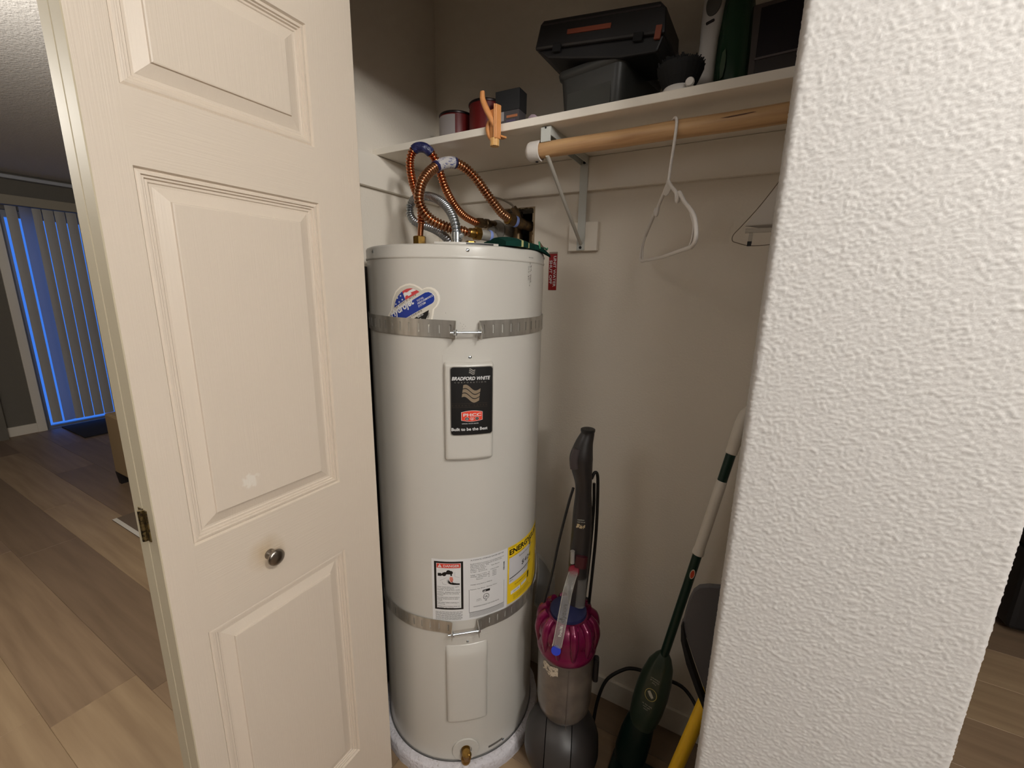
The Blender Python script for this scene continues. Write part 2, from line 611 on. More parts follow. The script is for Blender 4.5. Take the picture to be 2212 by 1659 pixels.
struct('trim_1', G().box(-0.885, 0.0102, 0.694, 0.722, ZH - .022, ZH), M_alum, label='metal track of the folding door under the opening head')

# the right-hand wall, its rough roller texture modelled as relief
def stub():
    path = []
    r = 0.008
    xa, xb = 0.0102, 0.294
    st = 0.0018
    def line(p, q, n, nn):
        for i in range(nn):
            t = i / nn
            path.append((p[0] + (q[0] - p[0]) * t, p[1] + (q[1] - p[1]) * t, n))
    line((xa, YI), (xa, YF + r), (-1, 0), 45)
    for i in range(6):
        q = math.radians(180 + 90 * i / 6)
        path.append((xa + r + r * math.cos(q), YF + r + r * math.sin(q), (math.cos(q), math.sin(q))))
    line((xa + r, YF), (xb - r, YF), (0, -1), int((xb - xa) / st))
    for i in range(6):
        q = math.radians(270 + 90 * i / 6)
        path.append((xb - r + r * math.cos(q), YF + r + r * math.sin(q), (math.cos(q), math.sin(q))))
    line((xb, YF + r), (xb, YF + .06), (1, 0), 12)
    path.append((xb, YF + .06, (1, 0)))
    n = len(path)
    zs = [0.0, 0.1, 0.2] + [0.25 + st * i for i in range(int((ZC - 0.25) / st))] + [ZC]
    v, f = [], []
    for z in zs:
        for x, y, nn in path:
            p = Vector((x, y, z))
            w_ = noise.noise(p * 34) * 0.004
            q = Vector((x + w_, y + w_, z + noise.noise(p * 31 + Vector((9, 0, 0))) * 0.004))
            h = abs(noise.noise(q * 205)) * 1.15 + noise.noise(q * 430 + Vector((3, 7, 1))) * 0.34 - 0.25
            h = max(-0.45, min(0.5, h)) * 0.00155
            v.append((x + nn[0] * h, y + nn[1] * h, z))
    for j in range(len(zs) - 1):
        for i in range(n - 1):
            a = j * n + i
            f.append((a, a + 1, a + n + 1, a + n))
    g = G()
    g.add(v, f)
    return g
ws = struct('wall_right', stub(), M_stub, smooth=80)
struct('wall_core', G().box(0.016, 0.288, YF + .014, YI, 0, ZC).box(XR, 0.288, YF + .03, YB + .11, 0, ZC), M_stub, ws)

# closet trim: cleats under the shelf, baseboard
struct('trim_2', G().box(XL, XR, YB - .017, YB, 1.7145, 1.804), M_shelf, bevel=.0015, label='painted cleat board under the shelf on the back wall')
struct('trim_3', G().box(XL, XL + .017, YI + .01, YB - .017, 1.7145, 1.804), M_shelf, bevel=.0015, label='painted cleat board under the shelf on the left wall')
struct('baseboard_back', G().box(-0.44, XR, YB - .012, YB, 0, .085), M_trim, bevel=.002)
struct('baseboard_right', G().box(XR - .012, XR, YI, YB - .012, 0, .085), M_trim, bevel=.002)

# living room end wall with the sliding glass door
yd0, yd1, zd1 = 1.25, 3.05, 2.05
g = G().box(X0 - .15, X0, Y0, yd0, 0, ZC).box(X0 - .15, X0, yd1, Y1, 0, ZC).box(X0 - .15, X0, yd0, yd1, zd1, ZC)
struct('wall_living', g, M_living)
struct('trim_4', G().box(X0, X0 + .075, Y0, Y1, ZC - .05, ZC - .018), mat('cornice_paint', (170, 172, 178), 0.6), bevel=.006, label='cornice strip along the living room ceiling')
struct('baseboard_living', G().box(X0, X0 + .014, 0.98, yd0 - .06, 0, .09), M_trim, bevel=.002)
struct('trim_5', G().box(X0, X0 + .02, yd0 - .075, yd0 - .012, 0, zd1 + .05), M_trim, bevel=.002, label='casing beside the sliding glass door')
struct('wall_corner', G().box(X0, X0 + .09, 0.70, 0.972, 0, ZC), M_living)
sd = thing('door_2', 'sliding glass door behind the vertical blinds', None, (X0, yd0, 0), 0, None, 'structure')
g = G()
for a, b in ((0, .03), (.86, .94), (1.77, 1.80)):
    g.box(-.09, -.05, a, b, .0, zd1)
g.box(-.09, -.05, .03, .86, .0, .022).box(-.09, -.05, .94, 1.77, .0, .022).box(-.09, -.05, .03, .86, zd1 - .06, zd1).box(-.09, -.05, .94, 1.77, zd1 - .06, zd1)
obj('door_frame', g, M_alum, sd, None)
for a, b in ((.03, .86), (.94, 1.77)):
    obj('glass_pane', G().box(-.073, -.067, a, b, .022, zd1 - .06), M_glass, sd, None)
obj('sill_track', G().box(-.15, -.002, 0, 1.8, -.005, .006), M_alum, sd, None)

# ------------------------------------------------------------------ bifold door
door = thing('door_1', 'white three-panel bifold closet door folded open beside the water heater', None, (-0.786, 0.2555, 0.018), -0.0101, None, 'structure')
LW, LH, LT = 0.4505, 1.995, 0.0345
PAN = [(0.047, 0.343, 0.189, 0.799), (0.047, 0.343, 0.973, 1.574), (0.047, 0.343, 1.676, 1.883)]
def leaf_mesh():
    g = G()
    g.box(-LT, -0.012, 0.0, LW, 0.0, LH, 2)
    def strip(y0, y1, z0, z1, m):
        v = [(0, y0, z0), (0, y1, z0), (0, y1, z1), (0, y0, z1)]
        g.add(v, [(0, 1, 2, 3)], m)
    y0, y1 = PAN[0][0], PAN[0][1]
    strip(0.0015, y0, 0.0015, LH, 0)
    strip(y1, LW - .0015, 0.0015, LH, 0)
    zs = [0.0015] + [z for p in PAN for z in p[2:]] + [LH]
    for i in range(0, len(zs), 2):
        strip(y0, y1, zs[i], zs[i + 1], 1)
    for a, b in (((0, 0.0015), (-.0015, 0.0)), ((0, LW - .0015), (-.0015, LW))):
        g.add([(a[0], a[1], 0), (b[0], b[1], 0), (b[0], b[1], LH), (a[0], a[1], LH)], [(0, 1, 2, 3)], 2)
    g.box(-0.0121, -.0015, 0.0, 0.0003, 0, LH, 2)
    g.box(-0.0121, -.0015, LW - .0003, LW, 0, LH, 2)
    g.add([(-.012, 0, 0), (0, 0.0015, 0), (0, LW - .0015, 0), (-.012, LW, 0)], [(0, 1, 2, 3)], 2)
    return g
def panel_mesh(p):
    rings = [(0, 0), (.0025, -.0048), (.0055, -.0030), (.0085, -.0026), (.0098, -.0060), (.0125, -.0056), (.0140, -.0090),
             (.0175, -.0086), (.0190, -.0105), (.0225, -.0105), (.0395, -.0048), (.0412, -.0042), (.0422, -.0012), (.0440, -.0006)]
    g = G()
    v, f = [], []
    y0, y1, z0, z1 = p
    for d, h in rings:
        v += [(h, y0 + d, z0 + d), (h, y1 - d, z0 + d), (h, y1 - d, z1 - d), (h, y0 + d, z1 - d)]
    for i in range(len(rings) - 1):
        for k in range(4):
            k2 = (k + 1) % 4
            f.append((i * 4 + k, i * 4 + k2, (i + 1) * 4 + k2, (i + 1) * 4 + k))
    n = 4 * (len(rings) - 1)
    f.append((n, n + 1, n + 2, n + 3))
    g.add(v, f)
    return g
for i, dx in enumerate((0.0, -0.003 - LT)):
    lf = obj('leaf', leaf_mesh(), [M_doorv, M_doorh, M_dooredge], door, None)
    if i == 0:
        for p in PAN:
            obj('panel', panel_mesh(p), M_doorv, lf, None)
        kn = G().lathe([(0, 0), (.0095, 0), (.0105, .0015), (.0098, .004), (.0062, .008), (.0058, .013), (.0085, .017), (.0150, .0195),
                        (.0166, .022), (.0160, .025), (.0120, .0275), (.006, .029), (0, .0294)], 32, T(0, 0.169, 0.888) @ RY(PI / 2))
        obj('knob', kn, M_nickel, lf, 60, label='round brushed nickel knob')
    else:
        lf.matrix_local = T(dx, 0, 0)
        for p in PAN:
            obj('panel', panel_mesh(p), M_doorv, lf, None)
hg = G()
for k in range(3):
    z = 1.000 + k * .0185
    hg.lathe([(.0, z), (.0042, z), (.0042, z + .0172), (.0, z + .0172)], 12, T(-LT - .0015, -.0036, 0))
hg.box(-LT - .016, -LT - .002, -.0016, 0.0006, 1.0, 1.055).box(-LT + .002, -LT + .012, -.0016, 0.0006, 1.0, 1.055)
hinge = obj('hinge', hg, M_hinge, door, 40, label='worn brass hinge between the folded leaves')
for z in (0.22, 1.88):
    h2 = dup(hinge, door)
    h2.location = (0, 0, z - 1.0)

# ------------------------------------------------------------------ water heater
HC, HR = (-0.7429, 1.0053), 0.2425
heater = thing('water_heater', 'tall cylindrical grey electric water heater standing on a round white pad in the closet', 'water heater', (HC[0], HC[1], 0), math.radians(41.96))
def cm(off):
    def f(s, z):
        a = s / HR
        return ((HR + off) * math.sin(a), -(HR + off) * math.cos(a), z)
    return f
jk = G().lathe([(HR - .006, .0435), (HR - .002, .0455), (HR, .050), (HR, .056)] + [(HR, .06 + 1.43 * i / 12) for i in range(13)] + [(HR, 1.4990)], 128, caps=False)
obj('jacket', jk, M_heater, heater, 50)
cap = G().lathe([(HR - .003, 1.4975), (HR + .0006, 1.4975), (HR + .0018, 1.4990), (HR + .0018, 1.5030), (HR + .0006, 1.5045), (HR + .0006, 1.5235),
                 (HR - .0012, 1.5275), (HR - .005, 1.5295), (HR - .012, 1.5290), (HR - .05, 1.527), (0, 1.526)], 128, caps=False)
obj('top_cap', cap, M_heater, heater, 50)
obj('base_rim', G().lathe([(HR - .01, .040), (HR + .001, .040), (HR + .0012, .0475), (HR - .002, .0475)], 96, caps=False), mat('dark_base_rim', (112, 110, 108), .5), heater, 50)

def screw_mesh(s, z, r=.0042, h=.0022):
    a = s / HR
    M = T(HR * math.sin(a), -HR * math.cos(a), z) @ RZ(a) @ RX(PI / 2)
    g = G().lathe([(r, 0), (r, h * .5), (r * .7, h), (0, h * 1.1)], 14, M)
    g.box(-r * .75, r * .75, -.0004, .0004, h * .9, h * 1.25, 0, M @ RZ(.5))
    return g
for s, z in ((-.2675, 1.5165), (0.0, 1.5165), (.2985, 1.5155), (.0044, 1.2705), (-.0048, .4671), (.1104, .060)):
    obj('screw', screw_mesh(s, z), M_bolt, heater, 40)

def access_cover(s0, s1, z0, z1, ps0, ps1, pz0, pz1, H, edge, scoop=0.0, name='access_cover'):
    g = G()
    n = 12
    for i in range(n):
        a, b = ps0 + (ps1 - ps0) * i / n, ps0 + (ps1 - ps0) * (i + 1) / n
        f0, f1 = cm(.0001), cm(.0012)
        v = [f0(a, pz0), f0(b, pz0), f0(b, pz1), f0(a, pz1), f1(a, pz0), f1(b, pz0), f1(b, pz1), f1(a, pz1)]
        fs = [(4, 5, 6, 7), (0, 1, 5, 4), (2, 3, 7, 6)]
        if i == 0:
            fs.append((3, 0, 4, 7))
        if i == n - 1:
            fs.append((1, 2, 6, 5))
        g.add(v, fs)
    def h(s, z):
        rr = .008
        cx, cz = (s0 + s1) / 2, (z0 + z1) / 2
        qx, qz = abs(s - cx) - (s1 - s0) / 2 + rr, abs(z - cz) - (z1 - z0) / 2 + rr
        d = -(min(max(qx, qz), 0) + math.hypot(max(qx, 0), max(qz, 0)) - rr)
        t = max(0, min(1, d / edge))
        k = math.sqrt(max(0, 1 - (1 - t) ** 2))
        hh = H * k
        if scoop:
            u = max(0, min(1, (z1 - z) / scoop))
            hh *= 0.25 + 0.75 * (u * u * (3 - 2 * u))
        return hh
    us = [0, .01, .02, .035, .05, .07, .1] + [.1 + .8 * i / 10 for i in range(1, 10)] + [.9, .93, .95, .965, .98, .99, 1]
    vs = [0, .004, .008, .014, .02, .03, .045, .06, .08, .1] + [.1 + .8 * i / 12 for i in range(1, 12)] + [.9, .92, .94, .955, .97, .98, .986, .992, .996, 1]
    v, f = [], []
    for b in vs:
        for a in us:
            s, z = s0 + (s1 - s0) * a, z0 + (z1 - z0) * b
            v.append(cm(.0012 + h(s, z))(s, z))
    n = len(us)
    for j in range(len(vs) - 1):
        for i in range(n - 1):
            q = j * n + i
            f.append((q, q + 1, q + n + 1, q + n))
    g.add(v, f)
    return obj(name, g, M_heater, heater, 35)
access_cover(-.0575, .0615, 1.012, 1.2605, -.0605, .0705, 1.018, 1.277, .0150, .010)
access_cover(-.0655, .0520, .1985, .4585, -.0705, .0565, .205, .478, .0130, .012, .030)

def prints(parent, jobs):
    """jobs: (name, geometry, material)"""
    for n, g, m in jobs:
        flatp = any(k in n for k in ('lettering', 'lines', 'print', 'picture', 'code', 'rules', 'stars', 'boxes', 'rings', 'discs', 'emblem', 'frame', 'mark', 'grille'))
        obj(n, g, m, parent, None, kind='stuff' if flatp else None)

# name plate on the upper access cover
P0 = .0012 + .0150
bw = obj('name_plate', flat([rrect(-.0425, .0565, 1.0795, 1.2515, .008)], cm(P0 + .0006), .01), M_silver, heater, None, label='black and silver name plate')
f1 = cm(P0 + .0010); f2 = cm(P0 + .0014); f3 = cm(P0 + .0018); f4 = cm(P0 + .0022)
cx = .0065
def waves(x0, x1, z0, z1, n, gap, lean, fn, amp):
    polys = []
    H = (z1 - z0) / n
    for k in range(n):
        lo, hi = z0 + H * k + gap / 2, z0 + H * (k + 1) - gap / 2
        up, dn = [], []
        for i in range(13):
            t = i / 12
            x = x0 + (x1 - x0) * t
            wv = amp * math.sin(2 * PI * (t + .08)) - amp * .9 * (t - .5) * 2
            up.append((x + lean * (hi - z0), hi + wv))
            dn.append((x + lean * (lo - z0), lo + wv))
        polys.append(dn + up[::-1])
    return polys
g_txt = G()
write(g_txt, 'BRADFORD WHITE', f2, -.0385, 1.2185, .0118, bold=.03, shear=.25, width=.087)
write(g_txt, 'Built to be the Best', f2, -.0405, 1.0925, .0108, bold=.025, width=.083)
write(g_txt, 'OFFICIAL WATER HEATER', f2, -.0165, 1.1090, .0036, width=.038)
small = flat([q for q in waves(-.0005, .0125, 1.2325, 1.2455, 3, .0018, .12, f2, .0014)], f2)
big = waves(-.0165, .0225, 1.1685, 1.2005, 3, .0022, .12, f2, .0052)
g_c = G()
write(g_c, 'CORPORATION', f2, -.0325, 1.2115, .0040, space=2.2, width=.071)
g_e = G()
write(g_e, 'ENERGY SAVER', f2, -.0385, 1.1545, .0046, space=2.0, width=.080)
rules = flat([rect(-.0385, .0430, 1.1608, 1.1613), rect(-.0385, .0430, 1.1516, 1.1521)], f2, .02)
bul = []
for i in range(30):
    t = i / 29
    bul.append((cx - .0245 + .049 * t, 1.1395 + .0035 * math.sin(PI * t)))
bul += [(cx + .0245 - .049 * i / 29, 1.1185 - .0035 * math.sin(PI * i / 29)) for i in range(30)]
bul_in = [(cx + (x - cx) * .965, 1.129 + (z - 1.129) * .94) for x, z in bul]
ph = G()
write(ph, 'PHCC', f4, cx - .0205, 1.1288, .0105, bold=.02, width=.041)
ring = flat([circ(cx - .0115, 1.1228, .0044), circ(cx, 1.1228, .0044), circ(cx + .0115, 1.1228, .0044)], f4)
dots = flat([circ(cx - .0115, 1.1228, .0038), circ(cx + .0115, 1.1228, .0038)], cm(P0 + .0026))
dot2 = flat([circ(cx, 1.1228, .0036)], cm(P0 + .0026))
drop = flat([[(cx - .0115, 1.1258), (cx - .0101, 1.1222), (cx - .0107, 1.1204), (cx - .0123, 1.1204), (cx - .0129, 1.1222)]], cm(P0 + .0030))
house = flat([[(cx - .0022, 1.1222), (cx, 1.1246), (cx + .0022, 1.1222), (cx + .0016, 1.1222), (cx + .0016, 1.1206), (cx - .0016, 1.1206), (cx - .0016, 1.1222)]], cm(P0 + .0030))
grille = flat([rect(cx + .0097 + .0013 * k, cx + .0104 + .0013 * k, 1.1206, 1.1250) for k in range(3)], cm(P0 + .0030))
prints(bw, [('black_field', flat([rrect(-.0405, .0545, 1.0815, 1.2495, .0065)], f1, .01), M_ink), ('white_lettering', g_txt, M_paper),
            ('wave_emblem', small, M_silver), ('large_wave_emblem', flat(big[:], f2), M_silver2), ('silver_lettering', g_c, M_silver), ('bronze_lettering', g_e, M_inkbrown),
            ('bronze_rules', rules, M_inkbrown), ('badge_border', flat([bul], f2, .01), M_paper), ('red_badge', flat([bul_in], f3, .01), mat('badge_red', (226, 70, 48), .4)),
            ('badge_lettering', ph, M_paper), ('badge_rings', ring, M_paper), ('badge_discs', dots, M_ink), ('badge_red_disc', dot2, mat('badge_red', (226, 70, 48), .4)),
            ('badge_drop', drop, M_paper), ('badge_house', house, M_paper), ('badge_grille', grille, M_silver)])

# round sticker half hidden by the upper strap
HO = [(-0.2098, 1.3634), (-0.1976, 1.3776), (-0.1951, 1.3889), (-0.1899, 1.4064), (-0.1801, 1.4222), (-0.1649, 1.4333), (-0.149, 1.4392), (-0.137, 1.4409), (-0.1255, 1.4391), (-0.1137, 1.434), (-0.1047, 1.4281), (-0.1013, 1.4304), (-0.0939, 1.4328), (-0.0843, 1.433), (-0.0749, 1.4294), (-0.068, 1.4228), (-0.0643, 1.4145), (-0.0637, 1.4054), (-0.0662, 1.397), (-0.071, 1.3893), (-0.0775, 1.3834), (-0.0784, 1.3784), (-0.0802, 1.3683), (-0.0829, 1.3574), (-0.088, 1.3456), (-0.1032, 1.3341), (-0.1296, 1.3259), (-0.1581, 1.3244), (-0.1897, 1.3346), (-0.2069, 1.3498)]
def shrink(poly, d):
    out = []
    n = len(poly)
    for i in range(n):
        a, b = Vector(poly[i - 1]), Vector(poly[(i + 1) % n])
        t = (b - a).normalized()
        p = Vector(poly[i])
        out.append((p.x + t.y * -d * -1 * -1, p.y - t.x * d))
    return out
HB = [(-0.1857, 1.3829), (-0.1828, 1.394), (-0.1779, 1.4036), (-0.17, 1.4131), (-0.1605, 1.421), (-0.159, 1.4218), (-0.1563, 1.4165), (-0.1506, 1.4031)]
HRd = [(-0.1589, 1.4222), (-0.1535, 1.425), (-0.1458, 1.4282), (-0.1374, 1.4295), (-0.1285, 1.4292), (-0.1208, 1.4263), (-0.1124, 1.4219), (-0.1497, 1.4027)]
HW = [(-0.1558, 1.4165), (-0.1518, 1.4204), (-0.148, 1.4197), (-0.1442, 1.4206), (-0.1385, 1.4245), (-0.1285, 1.4289), (-0.1199, 1.4256), (-0.1351, 1.42), (-0.1325, 1.4166), (-0.1409, 1.4114), (-0.1445, 1.4137), (-0.1493, 1.412), (-0.1515, 1.4058)]
HP = [(-0.1998, 1.3631), (-0.1978, 1.3656), (-0.0983, 1.4207), (-0.0902, 1.422), (-0.083, 1.4195), (-0.0776, 1.4135), (-0.0766, 1.4059), (-0.0787, 1.3998), (-0.0828, 1.3963), (-0.1566, 1.3571)]
HK = [(-0.0904, 1.3812), (-0.0931, 1.3703), (-0.0992, 1.3577), (-0.1287, 1.3496), (-0.1376, 1.3556)]
ccx, ccz = -.135, 1.385
def toward(poly, k, c=None):
    c = c or (sum(p[0] for p in poly) / len(poly), sum(p[1] for p in poly) / len(poly))
    return [(c[0] + (x - c[0]) * k, c[1] + (z - c[1]) * k) for x, z in poly]
hs = obj('round_sticker', flat([HO], cm(.0004), .012), mat('sticker_border', (228, 222, 210), .35), heater, None, label='cloud-shaped sticker with flag and blue banner')
ha = math.radians(28.8)
ht = G()
write(ht, 'Hydrojet', cm(.0020), -.1935, 1.3585, .0235, ha, bold=.03, shear=.12, width=.076)
for i, l in enumerate(('TOTAL', 'PERFORMANCE', 'SYSTEM')):
    write(ht, l, cm(.0020), -.1188 + .0030 * i * .55, 1.3985 - .0062 * i, .0062, ha, bold=.01, shear=.15)
hk = G()
write(hk, 'EQUIPPED WITH', cm(.0016), -.1790, 1.3818, .0045, ha, bold=.02, space=1.9, width=.066)
write(hk, 'FEATURING', cm(.0016), -.1480, 1.3560, .0045, ha, bold=.02, space=1.9, width=.046)
write(hk, 'ZATION', cm(.0016), -.0930, 1.3540, .0055, math.radians(78))
hw = G()
write(hw, 'Built on', cm(.0020), -.1180, 1.3620, .0052, ha, bold=.02)
write(hw, 'trust', cm(.0020), -.1180, 1.3550, .0052, ha, bold=.02)
stars = []
for x, z in ((-0.1639, 1.4117), (-0.1737, 1.4064), (-0.1592, 1.4031), (-0.1689, 1.3972), (-0.1794, 1.3918)):
    stars.append([(x + (.0030 if i % 2 == 0 else .0013) * math.cos(PI / 2 + i * PI / 5), z + (.0030 if i % 2 == 0 else .0013) * math.sin(PI / 2 + i * PI / 5)) for i in range(10)])
prints(hs, [('sticker_field', flat([toward(HO, .93, (-.137, 1.382))], cm(.0008), .012), M_labelgrey), ('blue_canton', flat([HB], cm(.0012), .012), M_blueink),
            ('red_stripes', flat([HRd], cm(.0012), .012), M_flagred), ('white_stripes', flat([HW], cm(.0016), .012), M_paper), ('stars', flat(stars, cm(.0016)), M_paper),
            ('banner_border', flat([toward(HP, 1.035)], cm(.0010), .012), M_paper), ('blue_banner', flat([HP], cm(.0016), .012), M_blueink),
            ('banner_lettering', ht, M_paper), ('black_wedge', flat([HK], cm(.0014), .012), M_ink), ('black_lettering', hk, M_ink), ('wedge_lettering', hw, M_paper)])

# rating plate with the danger notice
lab = obj('rating_label', flat([rect(-.1005, .1148, .5365, .7280)], cm(.0004), .01), M_paper, heater, None, label='large white rating label with a danger notice')
a1, a2, a3 = cm(.0008), cm(.0012), cm(.0016)
dt = G()
lines = ['Water temperature over 125\u00b0F', 'can cause severe burns', 'instantly or death from scalds.', '', 'Children, disabled and elderly', 'are at highest risk of being', 'scalded.', '',
         'See instruction manual before', 'setting temperature at water', 'heater.', '', 'Feel water before bathing or', 'showering.', '', 'Temperature limiting valves are', 'available, see manual.']
z = .6435
for l in lines:
    if l:
        write(dt, l, a3, -.0862, z, .0043, width=min(.062, .062 * len(l) / 30))
        z -= .0046
    else:
        z -= .0024
faucet = [rect(-.0835, -.0735, .6780, .6870), rect(-.0740, -.0690, .6800, .6850), circ(-.0665, .6838, .0058), rect(-.0665, -.0475, .6835, .6905), circ(-.0480, .6890, .0052), circ(-.0545, .6905, .0062), rect(-.0495, -.0455, .6790, .6880)]
hand = [[(-.0560, .6700), (-.0500, .6600), (-.0420, .6570), (-.0250, .6560), (-.0250, .6515), (-.0420, .6520), (-.0520, .6545)],
        [(-.0600, .6690), (-.0510, .6590), (-.0530, .6570)], [(-.0610, .6650), (-.0520, .6575), (-.0530, .6560)], [(-.0600, .6600), (-.0520, .6560), (-.0520, .6548)], [(-.0480, .6680), (-.0440, .6600), (-.0400, .6580), (-.0330, .6570), (-.0440, .6560)]]
basin = [rect(-.0380, -.0375, .6770, .6900), [(-.0378, .6770), (-.0260, .6740), (-.0260, .6735), (-.0378, .6765)], [(-.0780, .6640), (-.0600, .6740), (-.0600, .6735), (-.0780, .6634)],
         [(-.0720, .6600), (-.0700, .6540), (-.0600, .6515), (-.0600, .6510), (-.0704, .6535), (-.0726, .6600)]]
splash = [[(-.0510, .6760), (-.0440, .6760), (-.0420, .6680), (-.0440, .6600), (-.0500, .6600), (-.0520, .6700)]]
dg = G()
write(dg, 'DANGER', a3, -.0690, .7055, .0098, bold=.02, width=.043)
tri = flat([[(-.0835, .7045), (-.0722, .7045), (-.0778, .7145)]], a3)
excl = flat([rect(-.0784, -.0773, .7072, .7112), rect(-.0784, -.0773, .7054, .7064)], cm(.0020))
it = G()
write(it, 'AUTOMATIC STORAGE WATER HEATER', a1, .0040, .7190, .0056, width=.098)
rows = [('Bradford White Corporation www.bradfordwhite.com', .099, 0), ('200 Lafayette Street Middleville MI 49333 USA', .092, 0), ('Model No. M', .05, 0), ('Serial No.', .045, 0), ('Man. Date', .040, 0), ('Cap. (nom)', .046, 0),
        None, ('Voltage  1 Phase / 3 Wire', .046, 0), ('Wattage  Upper Element', .052, 0), ('Lower Element', .030, .016), ('Maximum', .018, .016), None, None, ('Wattage rating based on 60/60 Hz', .062, 0), None, None, ('Pressure: Test 300 psi   Working 150 psi', .076, 0)]
z = .7080
for r in rows:
    if r:
        write(it, r[0], a1, .0035 + r[2], z, .0042, width=r[1])
    z -= .0049
write(it, 'Type: Electric', a1, .062, .6925, .0042, width=.026)
for k in range(4):
    write(it, 'W', a1, .054, .6740 - .0048 * k, .004, width=.004)
    write(it, '4500W', a1, .066, .6740 - .0048 * k, .004, width=.013)
write(it, 'TYPES OF WIRE', a1, .060, .6800, .004, width=.026)
write(it, 'LISTED', a1, .0205, .5960, .0034, width=.012)
write(it, 'E-34-11', a1, .0205, .5918, .0034, width=.014)
write(it, 'HOUSEHOLD STORAGE TANK WATER HEATER', a1, .012, .5745, .0044, width=.076)
write(it, 'US', a1, .0445, .5868, .0052, bold=.02)
write(it, 'UL', a2, .0435, .5985, .0080, bold=.02, width=.009)
bars = []
random.seed(3)
z = .690
while z > .664:
    h = random.choice((.0006, .0009, .0014))
    bars.append(rect(.1010, .1055, z, z + h))
    z -= h + random.choice((.0006, .001))
fine = []
for k in range(8):
    z = .5585 - k * .0021
    if z > .538:
        fine.append(rect(.0005, .0005 + .105, z, z + .0009))
for k in range(9):
    z = .5655 - k * .0030
    x = -.0925
    while x < -.022:
        L = random.uniform(.004, .011)
        fine.append(rect(x, min(x + L, -.018), z, z + .0011))
        x += L + .0012
ul_ring = []
for i in range(24):
    q0, q1 = 2 * PI * i / 24, 2 * PI * (i + 1) / 24
    ul_ring.append([(.048 + .0088 * math.cos(q0), .6010 + .0092 * math.sin(q0)), (.048 + .0088 * math.cos(q1), .6010 + .0092 * math.sin(q1)), (.048 + .0076 * math.cos(q1), .6010 + .0080 * math.sin(q1)), (.048 + .0076 * math.cos(q0), .6010 + .0080 * math.sin(q0))])
frame_l = [rect(-.0005, .0003, .5600, .6320), rect(.1040, .1046, .5600, .6320), rect(-.0005, .1046, .5595, .5601)]
prints(lab, [('danger_border', flat([rect(-.0935, -.0155, .5735, .7215)], a1, .01), M_ink), ('danger_field', flat([rect(-.0875, -.0215, .5785, .7165)], a2, .01), M_paper),
             ('danger_band', flat([rect(-.0862, -.0228, .7025, .7155)], cm(.0014), .01), M_red), ('danger_lettering', dg, M_paper), ('warning_triangle', tri, M_paper), ('warning_mark', excl, M_red),
             ('warning_lines', dt, M_ink), ('tap_picture', flat(faucet, a3), M_ink), ('hand_picture', flat(hand, cm(.0022)), M_ink), ('basin_picture', flat(basin, a3), M_inkgrey),
             ('hot_splash', flat(splash, cm(.0019)), mat('splash_ink', (214, 128, 110), .5)), ('rating_lettering', it, M_ink), ('bar_code', flat(bars, a1), M_ink), ('small_print', flat(fine, a1, .02), M_inkgrey),
             ('listing_mark', flat(ul_ring, a1), M_ink), ('ruled_frame', flat(frame_l, a1, .02), M_ink), ('black_tab', flat([rrect(.0375, .0595, .6160, .6232, .0025)], a1), M_ink)])
tabw = G()
write(tabw, 'NSF', a2, .0395, .6175, .0045, bold=.03)
obj('tab_lettering', tabw, M_paper, lab, None)

# yellow energy label, its far lower corner peeling
def en(off):
    base = cm(off)
    def f(s, z):
        d = max(0.0, (s - .245) * .7 + (.610 - z) * .55)
        return cm(off + min(.022, d * d * 2.2))(s, z)
    return f
eg = obj('energy_label', flat([[(.1175, .5435), (.2450, .5330), (.2750, .5560), (.2960, .6040), (.3130, .6120), (.3130, .7240), (.1175, .7270)]], en(.0004), .008), M_yellow, heater, None, label='yellow energy cost label with curling corner')
egt = G()
write(egt, 'ENERGYGUIDE', en(.0012), .1215, .7010, .0230, bold=.03, width=.178)
write(egt, 'Estimated Yearly Energy Cost', en(.0014), .163, .6785, .0068, width=.085)
write(egt, '$424', en(.0014), .174, .6450, .0205, shear=.1, width=.056)
write(egt, '$414', en(.0014), .1245, .6150, .0065)
write(egt, '$433', en(.0014), .270, .6245, .0060)
write(egt, 'Cost Range of Similar Models', en(.0014), .190, .6220, .0052, width=.060)
write(egt, 'Your cost will depend on your utility rates and use', en(.0012), .145, .5945, .0060, width=.085)
write(egt, '3493 kWh', en(.0014), .140, .5735, .0065, width=.026)
for k in range(3):
    write(egt, 'Your cost based on standard operating use', en(.0012), .140, .5605 - .0058 * k, .0052, width=.10)
write(egt, 'U.S. Government', en(.0012), .122, .7215, .0040, width=.03)
write(egt, 'Federal law prohibits removal of this label', en(.0012), .122, .6925, .0042, width=.065)
bold_line = [[(.1235, .6235), (.2950, .6345), (.2950, .6370), (.1235, .6262)]]
arrow = [[(.2210, .7100), (.2270, .7100), (.2270, .6900), (.2310, .6900), (.2240, .6830), (.2170, .6900), (.2210, .6900)]]
bg_ = G()
write(bg_, '3493', en(.0018), .215, .588, .0085, bold=.01)
prints(eg, [('white_field', flat([rect(.1225, .3020, .6075, .6905)], en(.0008), .008), mat('energy_white', (206, 204, 206), .45)), ('black_lettering', egt, M_ink), ('scale_line', flat(bold_line, en(.0014), .01), M_ink), ('down_arrow', flat(arrow, en(.0014)), M_ink),
            ('black_tag', flat([rect(.212, .246, .5790, .6010)], en(.0012), .008), M_ink), ('white_boxes', flat([rect(.130, .171, .5700, .5815), rect(.176, .206, .5735, .5830)], en(.0010), .008), M_paper)])
obj('peeled_back', flat([[(.2450, .5330), (.2750, .5560), (.2960, .6040), (.2900, .5700), (.2680, .5370)]], lambda s, z: en(.0006 + .004)(s, z), .008), M_paper, eg, None)

